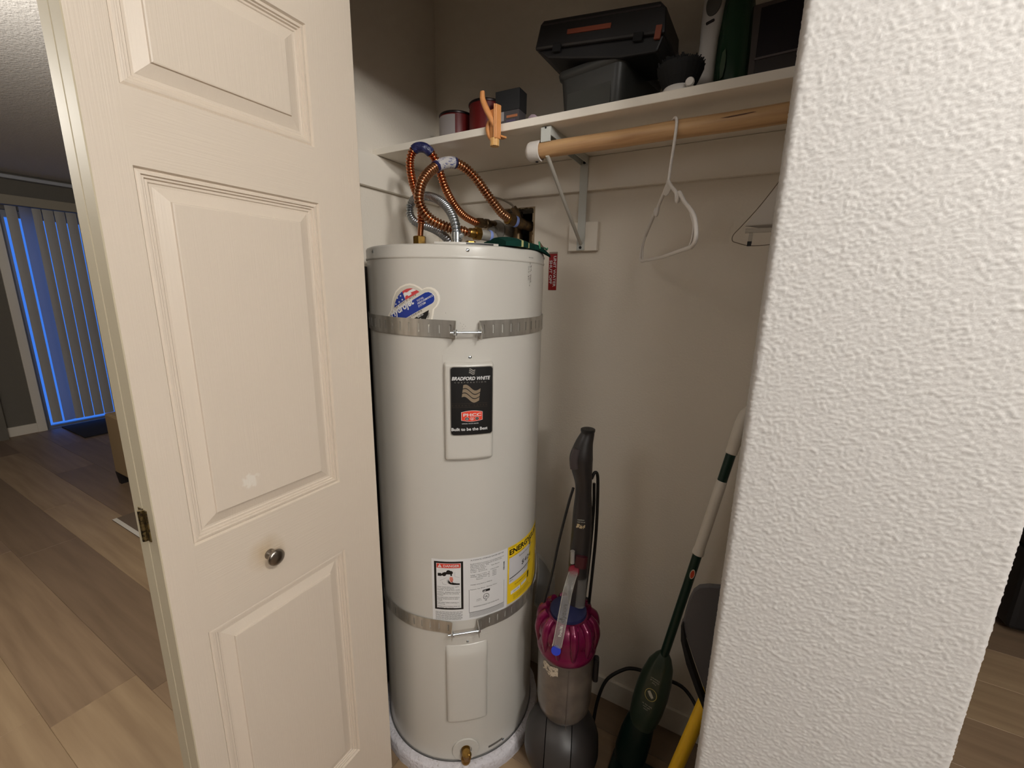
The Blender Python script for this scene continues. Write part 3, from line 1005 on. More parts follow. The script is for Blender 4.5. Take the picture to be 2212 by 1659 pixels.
# faint ink stamp on the right shoulder
random.seed(5)
st = []
for x, zt, zb in ((.1735, 1.498, 1.455), (.1800, 1.4995, 1.434), (.1850, 1.491, 1.440)):
    z = zt
    while z > zb:
        h = random.uniform(.0012, .004)
        if random.random() < .72:
            st.append(rect(x - random.uniform(.0004, .0013), x + random.uniform(.0004, .0013), z - h, z))
        z -= h + random.uniform(.0006, .002)
for k in range(5):
    x = .174 + .0042 * k
    st.append(rect(x, x + random.uniform(.001, .003), 1.509, 1.5105))
obj('ink_stamp', flat(st, cm(.0011)), M_ink, heater, None, kind='stuff')
obj('ink_specks', flat([circ(x, z, .0006, .0007, 6) for x, z in ((-.018, 1.352), (-.010, 1.349), (-.013, 1.344), (-.006, 1.345), (-.009, 1.340), (-.012, 1.338), (-.0515, 1.375))], cm(.0006)), M_ink, heater, None, kind='stuff')
# drain valve and vent slot
a = -.012 / HR
DM = T(HR * math.sin(a), -HR * math.cos(a), .086) @ RZ(a) @ RX(PI / 2)
obj('escutcheon', G().lathe([(.040, -.002), (.040, .0015), (.0385, .003), (.018, .0032), (.0165, .001)], 40, DM, caps=False), mat('escutcheon_grey', (196, 192, 184), .5), heater, 40)
dv = obj('drain_valve', G().lathe([(.0135, -.004), (.0135, .020), (.0145, .022), (.0145, .026), (.010, .028)], 20, DM)
         .lathe([(.0115, .016), (.0125, .000), (.0125, -.022), (.0140, -.024), (.0140, -.036), (.0105, -.036), (.0085, -.030), (0, -.030)], 20, DM @ T(0, 0, .018) @ RX(-PI / 2 * .78)), M_brass, heater, 40, label='brass drain spout')
obj('valve_stem', G().lathe([(.0075, 0), (.0075, .006), (.005, .009), (0, .0095)], 14, DM @ T(.008, .010, .022)), M_brass, dv, 40)
obj('vent_slot', flat([rect(.0585, .1075, .0620, .0700)], cm(.0006), .01), mat('vent_dark', (96, 90, 84), .6), heater, None)
# electrical cover and brass plug on top
g = G()
for i in range(8):
    s0_, s1_ = -.075 + .15 * i / 8, -.075 + .15 * (i + 1) / 8
    b0, b1, t0, t1 = cm(-.001), cm(-.13), 1.5285, 1.5335
    v = [b0(s0_, t0), b0(s1_, t0), b1(s1_, t0), b1(s0_, t0), b0(s0_, t1), b0(s1_, t1), b1(s1_, t1), b1(s0_, t1)]
    g.add(v, [(4, 5, 6, 7), (0, 1, 5, 4), (2, 3, 7, 6), (0, 3, 2, 1)] + ([(0, 4, 7, 3)] if i == 0 else []) + ([(1, 2, 6, 5)] if i == 7 else []))
ec = obj('wiring_cover', g, M_heater, heater, 40)
obj('black_strip', flat([rect(-.003, .062, 1.5292, 1.5328)], cm(-.0006), .01), M_ink, ec, None)
def hexnut(g, M, r, h, m=0):
    pts = [(r * math.cos(i * PI / 3), r * math.sin(i * PI / 3)) for i in range(6)]
    g.prism(pts, 0, h, M, m)
    g.lathe([(r * .9, h), (r * .8, h + .0015)], 24, M, m)
    return g
Lp = Vector((-.1016, 0, 0)); Rp = Vector((.1016, 0, 0))
obj('brass_plug', hexnut(G(), T(.026, -.095, 1.5285), .014, .022), M_brass, heater, 40)

# pad
pad = thing('heater_pad', 'round white plaster pad under the grey water heater', 'pad', (HC[0], HC[1], 0))
PR = .268
random.seed(9)
g = G()
n = 140
prof = [(PR, .0), (PR + .001, .02), (PR, .041), (PR - .004, .0455), (PR - .022, .0455), (PR - .0245, .0385), (.0, .0385)]
v, f = [], []
for i, (r, z) in enumerate(prof):
    for k in range(n):
        q = 2 * PI * k / n
        d = (noise.noise(Vector((math.cos(q) * 9, math.sin(q) * 9, z * 60))) * .003 if i in (1, 2) else 0) + (noise.noise(Vector((math.cos(q) * 34, math.sin(q) * 34, z * 90))) * .0015 if i < 3 else 0)
        v.append(((r + d) * math.cos(q), (r + d) * math.sin(q), z + (d * .5 if 0 < i < 4 else 0)))
for i in range(len(prof) - 1):
    for k in range(n):
        k2 = (k + 1) % n
        f.append((i * n + k, i * n + k2, (i + 1) * n + k2, (i + 1) * n + k))
g.add(v, f)
obj('slab', g, M_foam, pad, 60)
obj('drain_plug', G().lathe([(.013, -.004), (.013, .003), (.010, .006), (0, .0065)], 18, T(PR * math.sin(.62), -PR * math.cos(.62) - .002, .02) @ RZ(.62) @ RX(PI / 2)), mat('grey_plug', (150, 146, 140), .5), pad, 40)

# ------------------------------------------------------------------ earthquake straps
def strap(name, label, zc, hw, sl, sr, gap_l, gap_r, sag=0.0):
    t = thing(name, label, 'strap', (HC[0], HC[1], 0), math.radians(41.96), 'steel straps round the water heater')
    for side, (s_end, s_far) in (('l', (gap_l, sl)), ('r', (gap_r, sr))):
        g = G()
        sg = 1 if s_far > s_end else -1
        pitch, sw, sh = .0254, .0040, hw * .52
        s = s_end
        cuts = [s_end]
        k = 0
        first = .0125
        while abs(s_end + sg * (first + pitch * k)) < abs(s_far) - .01 or k < 3:
            c = s_end + sg * (first + pitch * k)
            cuts += [c - sg * sw / 2, c + sg * sw / 2]
            k += 1
            if k > 24:
                break
        cuts.append(s_far)
        def off(s_):
            d = abs(s_ - s_end)
            return .0022 + .010 * max(0, 1 - d / .05) ** 2
        def z0(s_):
            return zc + sag * (abs(s_ - s_end) / .3)
        fine = []
        for a, b in zip(cuts, cuts[1:]):
            slot = abs(b - a) < sw * 1.2
            m = 1 if slot else 3
            for i in range(m):
                fine.append((a + (b - a) * i / m, a + (b - a) * (i + 1) / m, slot))
        for a, b, slot in fine:
            ranges = ((-hw, -sh), (sh, hw)) if slot else ((-hw, hw),)
            for lo, hi in ranges:
                v = []
                for o_ in (0, .0012):
                    v += [cm(off(a) + o_)(a, z0(a) + lo), cm(off(b) + o_)(b, z0(b) + lo), cm(off(b) + o_)(b, z0(b) + hi), cm(off(a) + o_)(a, z0(a) + hi)]
                g.add(v, [(0, 3, 2, 1), (4, 5, 6, 7), (0, 1, 5, 4), (1, 2, 6, 5), (2, 3, 7, 6), (3, 0, 4, 7)])
        # bent ear that takes the bolt
        e = s_end
        p0, p1 = cm(off(e))(e, 0), cm(off(e) + .024)(e, 0)
        th = .0012 * sg
        q0, q1 = cm(off(e))(e + th, 0), cm(off(e) + .024)(e + th, 0)
        v = [(p0[0], p0[1], z0(e) - hw), (p1[0], p1[1], z0(e) - hw), (p1[0], p1[1], z0(e) + hw * .2), (p0[0], p0[1], z0(e) + hw), (q0[0], q0[1], z0(e) - hw), (q1[0], q1[1], z0(e) - hw), (q1[0], q1[1], z0(e) + hw * .2), (q0[0], q0[1], z0(e) + hw)]
        g.add(v, [(0, 3, 2, 1), (4, 5, 6, 7), (0, 1, 5, 4), (1, 2, 6, 5), (2, 3, 7, 6), (3, 0, 4, 7)])
        obj('band', g, M_zinc, t, 30)
    # the bolt across the gap
    y = -(HR + .0235)
    zb = zc - hw * .30
    M = T(gap_l - .016, y, zb) @ RY(PI / 2)
    Lb = (gap_r - gap_l) + .022
    obj('bolt', G().lathe([(.0028, 0), (.0028, Lb)], 14, M).lathe([(.0072, Lb - .004), (.0072, Lb - .0015), (.0045, Lb + .0015), (0, Lb + .002)], 18, M), M_bolt, t, 40)
    g = hexnut(G(), T(gap_l - .0085, y, zb) @ RY(PI / 2), .0058, .0062)
    obj('nut', g, M_bolt, t, 40)
    obj('washer', G().lathe([(.0078, .0066), (.0078, .0078)], 18, T(gap_l - .0085, y, zb) @ RY(PI / 2)), M_bolt, t, 40)
    obj('washer', G().lathe([(.0078, 0), (.0078, .0014)], 18, T(gap_r - .003, y, zb) @ RY(PI / 2)), M_bolt, t, 40)
    return t
strap('heater_strap', 'upper slotted steel strap across the heater over the round sticker', 1.3380, .0205, -.40, .40, -.0275, .0240, .006)
strap('heater_strap', 'lower slotted steel strap across the heater below the rating label', .5230, .0190, -.40, .40, -.0440, .0200, -.012)

# ------------------------------------------------------------------ flexible copper connectors, conduit, shut-off valve
h1 = [(-.819, .937, 1.540), (-.815, .937, 1.58), (-.811, 0.937, 1.612), (-0.812, 0.937, 1.640), (-0.818, 0.937, 1.664), (-0.838, 0.938, 1.706), (-0.848, 0.94, 1.75), (-0.844, 0.942, 1.777), (-0.828, 0.945, 1.792), (-0.808, 0.955, 1.792), (-0.796, 0.97, 1.778), (-0.791, 0.985, 1.757), (-0.791, 1.0, 1.732), (-0.794, 1.02, 1.707), (-0.799, 1.05, 1.685), (-0.800, 1.08, 1.664), (-0.800, 1.12, 1.647), (-0.795, 1.155, 1.638), (-0.789, 1.18, 1.633)]
t = thing('copper_connector', 'corrugated copper connector with blue wrap rising from the left outlet of the heater', 'hose', (0, 0, 0), 0, 'copper flex connectors')
obj('tube', corrugated(G(), h1, .0098, .0080, .0023, 14, (.062, .012)), M_copper, t, 60)
def wrap(path, i0, i1, r, mats, name, parent):
    P = spline(path, 161)
    obj(name, G().tube(P[i0:i1], r, 16), mats, parent, 60)
n1 = len(h1) - 1
wrap(h1, int(160 * 7.75 / n1), int(160 * 9.9 / n1), .0128, M_tapeblue, 'blue_wrap', t)
obj('hex_nut', hexnut(G(), T(-.819, .937, 1.5275), .0180, .040), M_brass, t, 40)
g = hexnut(G(), T(-.790, 1.174, 1.634) @ RX(-PI / 2 + .08) @ RY(.13), .0165, .022)
g.lathe([(.012, .022), (.012, .038), (.0145, .040), (.0145, .052), (.011, .054), (.011, .088)], 20, T(-.790, 1.174, 1.634) @ RX(-PI / 2 + .08) @ RY(.13))
obj('union', g, M_darkbrass, t, 40)
t = tag(obj('wall_flange', G().lathe([(.034, 0), (.0335, .004), (.020, .010), (.018, .013), (.0125, .014), (.0125, .03)], 32, T(-.777, YB, 1.622) @ RX(PI / 2)), M_pipe, None, 40), 'round grey pipe flange on the back wall left of the hole', 'flange')

h2 = [(-0.692, 1.212, 1.643), (-0.694, 1.195, 1.648), (-0.699, 1.17, 1.658), (-0.708, 1.14, 1.681), (-0.721, 1.115, 1.708), (-0.732, 1.09, 1.734), (-0.747, 1.07, 1.755), (-0.760, 1.045, 1.767), (-0.772, 1.02, 1.769), (-0.784, 0.99, 1.758), (-0.791, 0.96, 1.738), (-0.793, 0.93, 1.710), (-0.794, 0.915, 1.683), (-0.792, 0.908, 1.652), (-0.783, 0.914, 1.626), (-0.766, 0.925, 1.606), (-0.743, 0.94, 1.593), (-0.724, 0.96, 1.586), (-0.708, 0.985, 1.582), (-0.697, 1.003, 1.580)]
t = thing('copper_connector', 'thicker looped copper connector with white and blue wrap running to the wall valve', 'hose', (0, 0, 0), 0, 'copper flex connectors')
obj('tube', corrugated(G(), h2, .0118, .0086, .0026, 14, (.012, .012)), M_copper2, t, 60)
n2 = len(h2) - 1
wrap(h2, int(160 * 7.55 / n2), int(160 * 9.75 / n2), .0150, M_tapeblue, 'blue_wrap', t)
tagm = obj('white_wrap', G().tube(spline(h2, 161)[int(160 * 7.75 / n2):int(160 * 9.5 / n2)], .0154, 16), mat('printed_wrap', (196, 192, 190), .35, var=((120., 120., 400.), (70, 80, 140), .56, .60)), t, 60, label='white barcode wrap')
def along(p, q):
    p, q = Vector(p), Vector(q)
    return T(*p) @ (q - p).to_track_quat('Z', 'Y').to_matrix().to_4x4()
MA = along((-.699, 1.000, 1.5805), (-.667, 1.070, 1.576))
g = G().lathe([(.0115, 0), (.0125, .002), (.0125, .020)], 20, MA)
hexnut(g, MA @ T(0, 0, .018), .0180, .016)
obj('union', g, M_brass, t, 40)
g = G().lathe([(.0135, .034), (.0145, .036), (.0145, .075)], 20, MA)
obj('nipple', g, M_pipe, t, 40)
obj('blue_ring', G().lathe([(.0152, .062), (.0160, .063), (.0160, .070), (.0152, .071)], 20, MA, caps=False), mat('pale_blue_tape', (128, 146, 206), .5), t, 40)
obj('elbow', G().tube([(-.669, 1.066, 1.5765), (-.6672, 1.071, 1.574), (-.6665, 1.0730, 1.566), (-.6665, 1.0733, 1.528)], .0145, 16), M_pipe, t, 40)

t = thing('shutoff_valve', 'tarnished shut-off valve with lever in the wall hole', 'valve')
MV = along((-.694, 1.205, 1.644), (-.655, 1.290, 1.628))
g = hexnut(G(), MV, .0190, .020)
g.lathe([(.013, .020), (.013, .030), (.0165, .032), (.0165, .058), (.0145, .060), (.0145, .110)], 20, MV)
obj('valve_body', g, M_darkbrass, t, 40)
obj('blue_ring', G().lathe([(.0165, .022), (.0172, .023), (.0172, .031), (.0165, .032)], 20, MV, caps=False), mat('pale_blue_tape', (128, 146, 206), .5), t, 40)
obj('brass_band', G().lathe([(.0150, -.007), (.0158, -.006), (.0158, .000)], 20, MV), M_brass, t, 40)
obj('bonnet', G().tube([(-.676, 1.243, 1.640), (-.690, 1.243, 1.672), (-.697, 1.242, 1.684)], [.0115, .0105, .009], 16), M_darkbrass, t, 40)
lv = [(-.692, 1.236, 1.681), (-.699, 1.234, 1.690), (-.712, 1.226, 1.699), (-.728, 1.218, 1.706), (-.747, 1.210, 1.7115)]
obj('lever', G().tube(spline(lv, 16), [.0085] * 4 + [.0098] * 12, 12, ry=[.0030] * 16), mat('lever_steel', (150, 138, 124), .45, .15), t, 40)
obj('cross_pipe', G().tube([(-.652, 1.296, 1.628), (-.652, 1.296, 1.52)], .014, 14).tube([(-.712, 1.30, 1.56), (-.712, 1.30, 1.68)], .016, 14), M_darkbrass, t, 40)

cd = [(-0.662, 0.895, 1.552), (-0.663, 0.895, 1.568), (-0.671, 0.9, 1.590), (-0.695, 0.915, 1.618), (-0.731, 0.935, 1.644), (-0.778, 0.96, 1.666), (-0.831, 0.985, 1.681), (-0.879, 1.0, 1.684), (-0.912, 1.01, 1.672), (-0.917, 1.01, 1.646), (-0.9, 1.005, 1.624), (-0.867, 1.0, 1.610), (-0.832, 0.995, 1.600), (-0.794, 0.985, 1.586), (-0.76, 0.975, 1.568), (-0.735, 0.968, 1.545), (-.720, .965, 1.528)]
t = thing('flexible_conduit', 'grey flexible metal conduit looping over the heater top', 'conduit')
obj('tube', corrugated(G(), cd, .0100, .0088, .0024, 12, (.004, .004)), M_conduit, t, 60)
g = G().lathe([(.0150, 1.5330), (.0150, 1.537), (.0128, 1.538), (.0128, 1.548), (.0138, 1.549), (.0138, 1.566), (.012, 1.567)], 20, T(-.662, .895, 0))
obj('end_fitting', g, M_bolt, t, 40)
obj('clamp_screw', G().lathe([(.0055, 0), (.0055, .008), (.004, .010), (0, .0105)], 12, T(-.650, .893, 1.558) @ RY(PI / 2 - .3)), M_bolt, t, 40)

# green cloth on the heater top
def cloth():
    g = G()
    nu, nv = 60, 20
    def top(u, v, lift):
        ph = math.radians(22 + 52 * u)
        rr = .245 - .100 * v + .008 * math.sin(u * 9)
        fold = .012 + .004 * math.sin(u * 13 + v * 3) + .016 * max(0, 1 - abs(u - .30) * 2.2)
        fold *= (0.35 + .65 * math.sin(min(1.0, v * 1.25 + .12) * PI * .75))
        fold *= 1.0 if u < .70 else max(.35, 1 - (u - .70) * 2.6)
        z = 1.5300 + fold * lift + .0015
        if v < .18 and u > .55:
            z -= (.18 - v) * .10 * (u - .55) * 2
            rr += (.18 - v) * .05
        if u > .93:
            z += (u - .93) * .16
        return (rr * math.sin(ph), -rr * math.cos(ph), z)
    def mi(u):
        return 1 if (.19 < u < .225 or .335 < u < .37) else 0
    v = [top(i / nu, j / nv, 1) for j in range(nv + 1) for i in range(nu + 1)] + [top(i / nu, j / nv, 0.0) for j in range(nv + 1) for i in range(nu + 1)]
    o = (nu + 1) * (nv + 1)
    fs, ms = [], []
    for j in range(nv):
        for i in range(nu):
            a = j * (nu + 1) + i
            fs += [(a, a + 1, a + nu + 2, a + nu + 1), (o + a, o + a + nu + 1, o + a + nu + 2, o + a + 1)]
            ms += [mi((i + .5) / nu)] * 2
    for i in range(nu):
        for a in (i, nv * (nu + 1) + i):
            fs.append((a, a + 1, o + a + 1, o + a))
            ms.append(mi((i + .5) / nu))
    for j in range(nv):
        for a in (j * (nu + 1), j * (nu + 1) + nu):
            fs.append((a, a + nu + 1, o + a + nu + 1, o + a))
            ms.append(0)
    g.v, g.f, g.m = v, fs, ms
    return g
tw = thing('green_cloth', 'folded dark green cloth with pale stripes on the right of the heater top', 'cloth', (HC[0], HC[1], 0), math.radians(41.96))
obj('cloth', cloth(), [M_towel, M_towelstripe], tw, 60)
def rim(phd, r, z):
    q = math.radians(phd)
    return (r * math.sin(q), -r * math.cos(q), z)
obj('hem', G().tube(spline([rim(52, .249, 1.535), rim(51, .249, 1.545), rim(53, .245, 1.551), rim(57, .245, 1.544), rim(61, .247, 1.5405), rim(66, .248, 1.541), rim(71, .250, 1.539), rim(76, .252, 1.545)], 40), .0022, 8), M_towelhem, tw, 60)
obj('lining', G().add([rim(52.6, .2485, 1.538), rim(52, .2475, 1.552), rim(56, .2475, 1.546), rim(60, .2485, 1.541)], [(0, 1, 2, 3)]) or G(), M_towelin, tw, None) if False else None
g = G(); g.add([rim(52.6, .2488, 1.538), rim(52.2, .2480, 1.552), rim(56, .2480, 1.546), rim(60, .2490, 1.541)], [(0, 1, 2, 3)])
obj('lining', g, M_towelin, tw, None)

# red notice on the back wall
sg = obj('wall_sign', G().box(-.580, -.5525, YB - .0016, YB - .0002, 1.432, 1.543), M_redsign, None, None)
tag(sg, 'red shut-off notice with white capitals on the back wall right of the heater', 'sign')
fs_ = lambda x, z: (x, YB - .0022, z)
g = G()
write(g, 'UNIT WATER', fs_, -.5640, 1.5365, .0125, -PI / 2, bold=.02, width=.094)
write(g, 'SHUT OFF', fs_, -.5770, 1.5235, .0125, -PI / 2, bold=.02, width=.072)
obj('lettering', g, M_paper, sg, None)
g = G(); g.box(-.5805, -.552, YB - .0012, YB - .0001, 1.5432, 1.5485)
obj('backing', g, mat('sign_backing', (150, 134, 122), .6), sg, None)

# ------------------------------------------------------------------ shelf, bracket, rod
tag(obj('closet_shelf', G().box(XL + .0006, XR, .9747, YB, 1.8045, 1.8225), M_shelf, None, None, .0018), 'long white painted shelf across the top of the closet', 'shelf')
br = thing('shelf_bracket', 'pale steel shelf and rod bracket with slanting brace on the back wall', 'bracket')
bx0, bx1 = -.483, -.459
g = G().box(bx0, bx1, YB - .0210, YB - .0185, 1.549, 1.8035)
obj('wall_strip', g, M_steelcap, br, None, .0008)
g = G().box(bx0, bx1, .990, YB - .0185, 1.8015, 1.8040)
g.box(bx0, bx0 + .002, .990, YB - .02, 1.784, 1.8015).box(bx1 - .002, bx1, .990, YB - .02, 1.784, 1.8015)
obj('top_arm', g, M_steelcap, br, None)
obj('front_plate', G().box(bx0 - .0005, bx1 + .0005, .9850, .9885, 1.7700, 1.8015), M_steelcap, br, None, .0008)
obj('brace', G().tube([(-.468, .992, 1.742), (-.469, 1.12, 1.652), (-.470, YB - .022, 1.567)], .0048, 12), mat('brace_paint', (188, 184, 174), .45), br, 40)
for z in (1.789, 1.557):
    obj('screw', G().lathe([(.0042, 0), (.0042, .0012), (0, .0022)], 12, T(-.471, YB - .0208, z) @ RX(PI / 2)), M_ink, br, 40, label='dark screw head')
obj('top_screw', G().lathe([(.0040, 0), (.0040, .0012), (0, .002)], 12, T(-.471, 1.075, 1.7840) @ RX(PI)), M_ink, br, 40)
RYc, RZc = 1.000, 1.7565
MR = T(-.4955, RYc, RZc) @ RY(PI / 2)
g = G()
for k in range(2):
    rr = (.0225, .0196)[k]
obj('rod_socket', G().lathe([(0, -.0300), (.0120, -.0300), (.0205, -.0230), (.0225, -.0180), (.0228, .0075), (.0196, .0080), (.0192, -.012), (0, -.012)], 32, MR, caps=False), M_whiteplastic, br, 40, label='white plastic socket cupping the rod end')
obj('socket_screw', G().lathe([(.0035, 0), (.0035, .002), (0, .003)], 10, T(-.4985, RYc, RZc - .0222) @ RX(PI)), M_blackmat, br, 40)
obj('plate_notch', G().lathe([(.0024, 0), (.0024, .0004)], 10, T(-.471, .9850, 1.7995) @ RX(PI / 2)), M_blackmat, br, None)
tag(obj('mounting_block', G().box(-.511, -.4215, YB - .0180, YB - .0002, 1.5475, 1.6290), M_shelf, None, None, .002), 'square painted wood block behind the bracket foot on the back wall', 'wood block')
random.seed(2)
g = G()
P = [(-.505 + .68 * i / 24, RYc, RZc + .0006 * math.sin(i * .7)) for i in range(25)]
rod = tag(obj('closet_rod', g.tube(P, .0176, 28), M_oak, None, 50), 'round wooden hanging rod below the shelf', 'rod')
g = G()
kn = [(.0, -.0), (.020, .0012), (.055, .0022), (.062, .0012), (.040, -.0006), (.015, -.0014)]
g.add([(-.100 + x, RYc - .01765, RZc + .003 + z) for x, z in kn], [tuple(range(6))])
obj('dark_knot', g, mat('knot_brown', (96, 62, 38), .6), rod, None)

# white plastic hanger
def hanger_mesh(t):
    W = .205
    hook = [(0.022, 0, .000), (.020, 0, .012), (.010, 0, .0205), (0, 0, .0215), (-.010, 0, .018), (-.0165, 0, .008), (-.016, 0, -.010), (-.010, 0, -.045), (-.003, 0, -.075), (0, 0, -.098)]
    hook = [(-x * 1.27, y, z + .0012) for x, y, z in hook]
    obj('hook', G().tube(spline(hook, 40), .0030, 10), M_whiteplastic, t, 60)
    for sx in (-1, 1):
        arm = [(0, 0, -.096), (.022 * sx, 0, -.110), (.050 * sx, 0, -.124), (.066 * sx, 0, -.134), (.073 * sx, 0, -.148), (.080 * sx, 0, -.150), (.084 * sx, 0, -.140), (.088 * sx, 0, -.137),
               (.120 * sx, 0, -.158), (.165 * sx, 0, -.182), (.190 * sx, 0, -.200), (W * sx, 0, -.226), (W * sx * .985, 0, -.240), (.185 * sx, 0, -.247)]
        obj('arm', G().tube(spline(arm, 70), .0038, 10), M_whiteplastic, t, 60)
        obj('arm_web', G().tube(spline([(.165 * sx, 0, -.188), (.186 * sx, 0, -.210), (.186 * sx, 0, -.232), (.176 * sx, 0, -.243)], 20), .0016, 8), M_whiteplastic, t, 60)
    g = G()
    tri_ = [(0, -.094), (.030, -.116), (.012, -.122), (0, -.124), (-.012, -.122), (-.030, -.116)]
    g.prism(tri_, -.0012, .0012, RX(PI / 2))
    obj('gusset', g, M_whiteplastic, t, None)
    obj('bottom_bar', G().tube([(-.190, 0, -.246), (0, 0, -.250), (.190, 0, -.246)], .0036, 10), M_whiteplastic, t, 60)
hb = Vector((-0.1004, 0.7706)) - Vector((-0.2722, 1.1318))
t = thing('clothes_hanger', 'white plastic clothes hanger hooked on the wooden rod', 'hanger', (-.188, RYc, RZc + .0176 - .0185), math.atan2(hb.y, hb.x))
hanger_mesh(t)

# second hanger at the edge of the opening, with a paper cape
t = thing('wire_hanger', 'thin wire hanger with pale paper cape half hidden by the textured wall', 'hanger')
Yh = 1.02
wire = [(.070, Yh, 1.735), (.045, Yh, 1.700), (.020, Yh, 1.654), (-.012, Yh, 1.603), (-.040, Yh, 1.566), (-.0535, Yh, 1.549), (-.0545, Yh, 1.538), (-.046, Yh, 1.533), (-.015, Yh, 1.526), (.05, Yh, 1.530), (.12, Yh, 1.530), (.165, Yh, 1.540), (.14, Yh, 1.60), (.075, Yh, 1.735)]
obj('wire', G().tube(spline(wire, 90), .0008, 8), mat('hanger_wire', (120, 106, 90), .5), t, 60)
obj('hook', G().tube(spline([(.0725, Yh, 1.735), (.0725, Yh, 1.752), (.0725, Yh - .010, 1.776), (.0725, Yh - .022, 1.780), (.0725, Yh - .040, 1.772), (.0725, Yh - .044, 1.755)], 24), .0014, 8), mat('hanger_wire', (96, 84, 70), .5), t, 60)
g = G(); g.prism([(.070, 1.728), (.022, 1.652), (-.034, 1.5660), (.055, 1.5665), (.055, 1.70)], Yh - .0012, Yh + .0012, Matrix(((1, 0, 0, 0), (0, 0, 1, 0), (0, 1, 0, 0), (0, 0, 0, 1))))
obj('paper_cape', g, mat('paper_cape', (214, 206, 196), .6), t, None)
obj('bar', G().tube([(-.033, Yh - .006, 1.5545), (.090, Yh - .006, 1.5545)], .0046, 12), M_clear2, t, 60)
g = G(); g.prism([(-.034, 1.5645), (.06, 1.5650), (.06, 1.5600), (-.010, 1.5600)], Yh - .004, Yh + .001, Matrix(((1, 0, 0, 0), (0, 0, 1, 0), (0, 1, 0, 0), (0, 0, 0, 1))))
obj('dark_strip', g, mat('strip_brown', (140, 128, 116), .5), t, None)
cp = obj('clip', G().box(-.0255, -.0185, Yh - .009, Yh - .003, 1.530, 1.551), M_clear2, t, None)
obj('clip_tip', G().box(-.0265, -.0190, Yh - .0095, Yh - .0025, 1.525, 1.534), M_ink, cp, None)

# ------------------------------------------------------------------ things on the shelf
ZS = 1.8226
def can(x, y, r, h, label, lab_mat, lab_range, body):
    t = thing('paint_can', label, 'can', (x, y, ZS), 0, 'paint cans on the shelf')
    g = G().lathe([(r - .001, 0), (r, .002), (r, .005), (r - .0015, .006), (r - .0015, h - .007), (r, h - .006), (r, h - .001), (r - .002, h), (r - .006, h), (r - .007, h - .006), (0, h - .006)], 48)
    b = obj('can_body', g, body, t, 40)
    obj('rim', G().lathe([(r - .0012, h - .0065), (r + .0008, h - .006), (r + .0012, h - .002), (r - .001, h + .0008), (r - .005, h + .0004)], 48, caps=False), M_candark, t, 40)
    if lab_mat:
        a0, a1 = lab_range
        g = G().grid(lambda u, v: ((r + .0003) * math.cos(a0 + (a1 - a0) * u), (r + .0003) * math.sin(a0 + (a1 - a0) * u), .010 + (h - .020) * v), 24, 1)
        obj('paper_label', g, lab_mat, t, 40)
    return t
can(-.862, 1.172, .054, .121, 'small dark red paint can with a pale grey label at the left of the shelf', M_canlabel, (math.radians(205), math.radians(300)), M_canred)
can(-.738, 1.150, .053, .124, 'plain dark red paint can behind the tan clamp', None, (0, 1), M_canred)
t = thing('small_carton', 'small dark carton with a coloured printed foot beside the tan clamp', 'box', (-.622, 1.085, ZS), .03)
obj('carton', G().box(-.034, .034, -.02, .02, 0, .066), mat('carton_print', (84, 78, 80), .5), t, None)
obj('dark_sleeve', G().box(-.0355, .0355, -.0215, .0215, .063, .112), mat('sleeve_dark', (40, 40, 42), .4), t, None, .001)
obj('orange_band', G().box(-.002, .030, -.0212, -.0200, .046, .052), mat('carton_orange', (190, 120, 80), .5), t, None)
obj('violet_band', G().box(-.002, .024, -.0212, -.0200, .036, .041), mat('carton_violet', (96, 84, 110), .5), t, None)
obj('white_square', G().box(-.026, -.010, -.0212, -.0200, .040, .062), M_canlabel, t, None)
random.seed(8)
g = G().grid(lambda u, v: (-.045 + .09 * u * .6, -.012 + .024 * v, .001 + .016 * math.sin(u * PI) * (.6 + .4 * math.sin(v * 9 + u * 7)) * math.sin(v * PI)), 14, 8)
cw = obj('plastic_wrapper', g, M_lilac, None, 30)
cw.location = (-.497, 1.0, ZS)
tag(cw, 'crumpled lilac plastic wrapper on the shelf left of the black bin', 'wrapper')

# spring clamp on the shelf edge
t = thing('spring_clamp', 'tan plastic spring clamp biting the shelf front edge', 'clamp', (-.593, .9747, 1.8135), -.30)
def clamp_arm(pts, w, name, thick):
    P = spline(pts, 24)
    g = G()
    for i in range(len(P) - 1):
        pass
    g.tube(P, [w] * 24, 10, ry=[thick * (.8 + .5 * math.sin(PI * i / 23)) for i in range(24)])
    return obj(name, g, M_clamp, t, 60)
clamp_arm([(-.026, -.030, .077), (-.024, -.030, .060), (-.016, -.026, .040), (-.006, -.020, .020), (.002, -.014, .002), (.006, -.006, -.010)], .0068, 'upper_arm', .0062)
clamp_arm([(-.016, -.014, .016), (-.022, -.014, .006), (-.022, -.014, -.006), (-.014, -.012, -.022), (-.002, -.010, -.030)], .0062, 'lower_jaw', .0050)
g = G().box(-.012, .012, -.018, -.003, -.026, .038)
g.box(.006, .0125, -.020, -.002, -.028, .046)
obj('jaw_body', g, M_clamp, t, None, .002)
obj('light_rib', G().box(.0060, .0085, -.0212, -.0195, -.026, .046), mat('clamp_rib', (236, 180, 128), .4), t, None)
g = G()
for k in range(10):
    q = 2 * PI * k / 10
    g.box(-.0022, .0022, .0085, .0108, -.0085, .0085, 0, T(.000, -.012, -.0345) @ RZ(q))
g.lathe([(.0092, -.0085), (.0092, .0085)], 20, T(.0, -.012, -.0345))
obj('knurled_nut', g, mat('clamp_nut', (222, 176, 110), .4), t, 40)
obj('pad_under', G().box(.002, .016, -.006, .012, -.0235, -.0195), M_clamp, t, None)

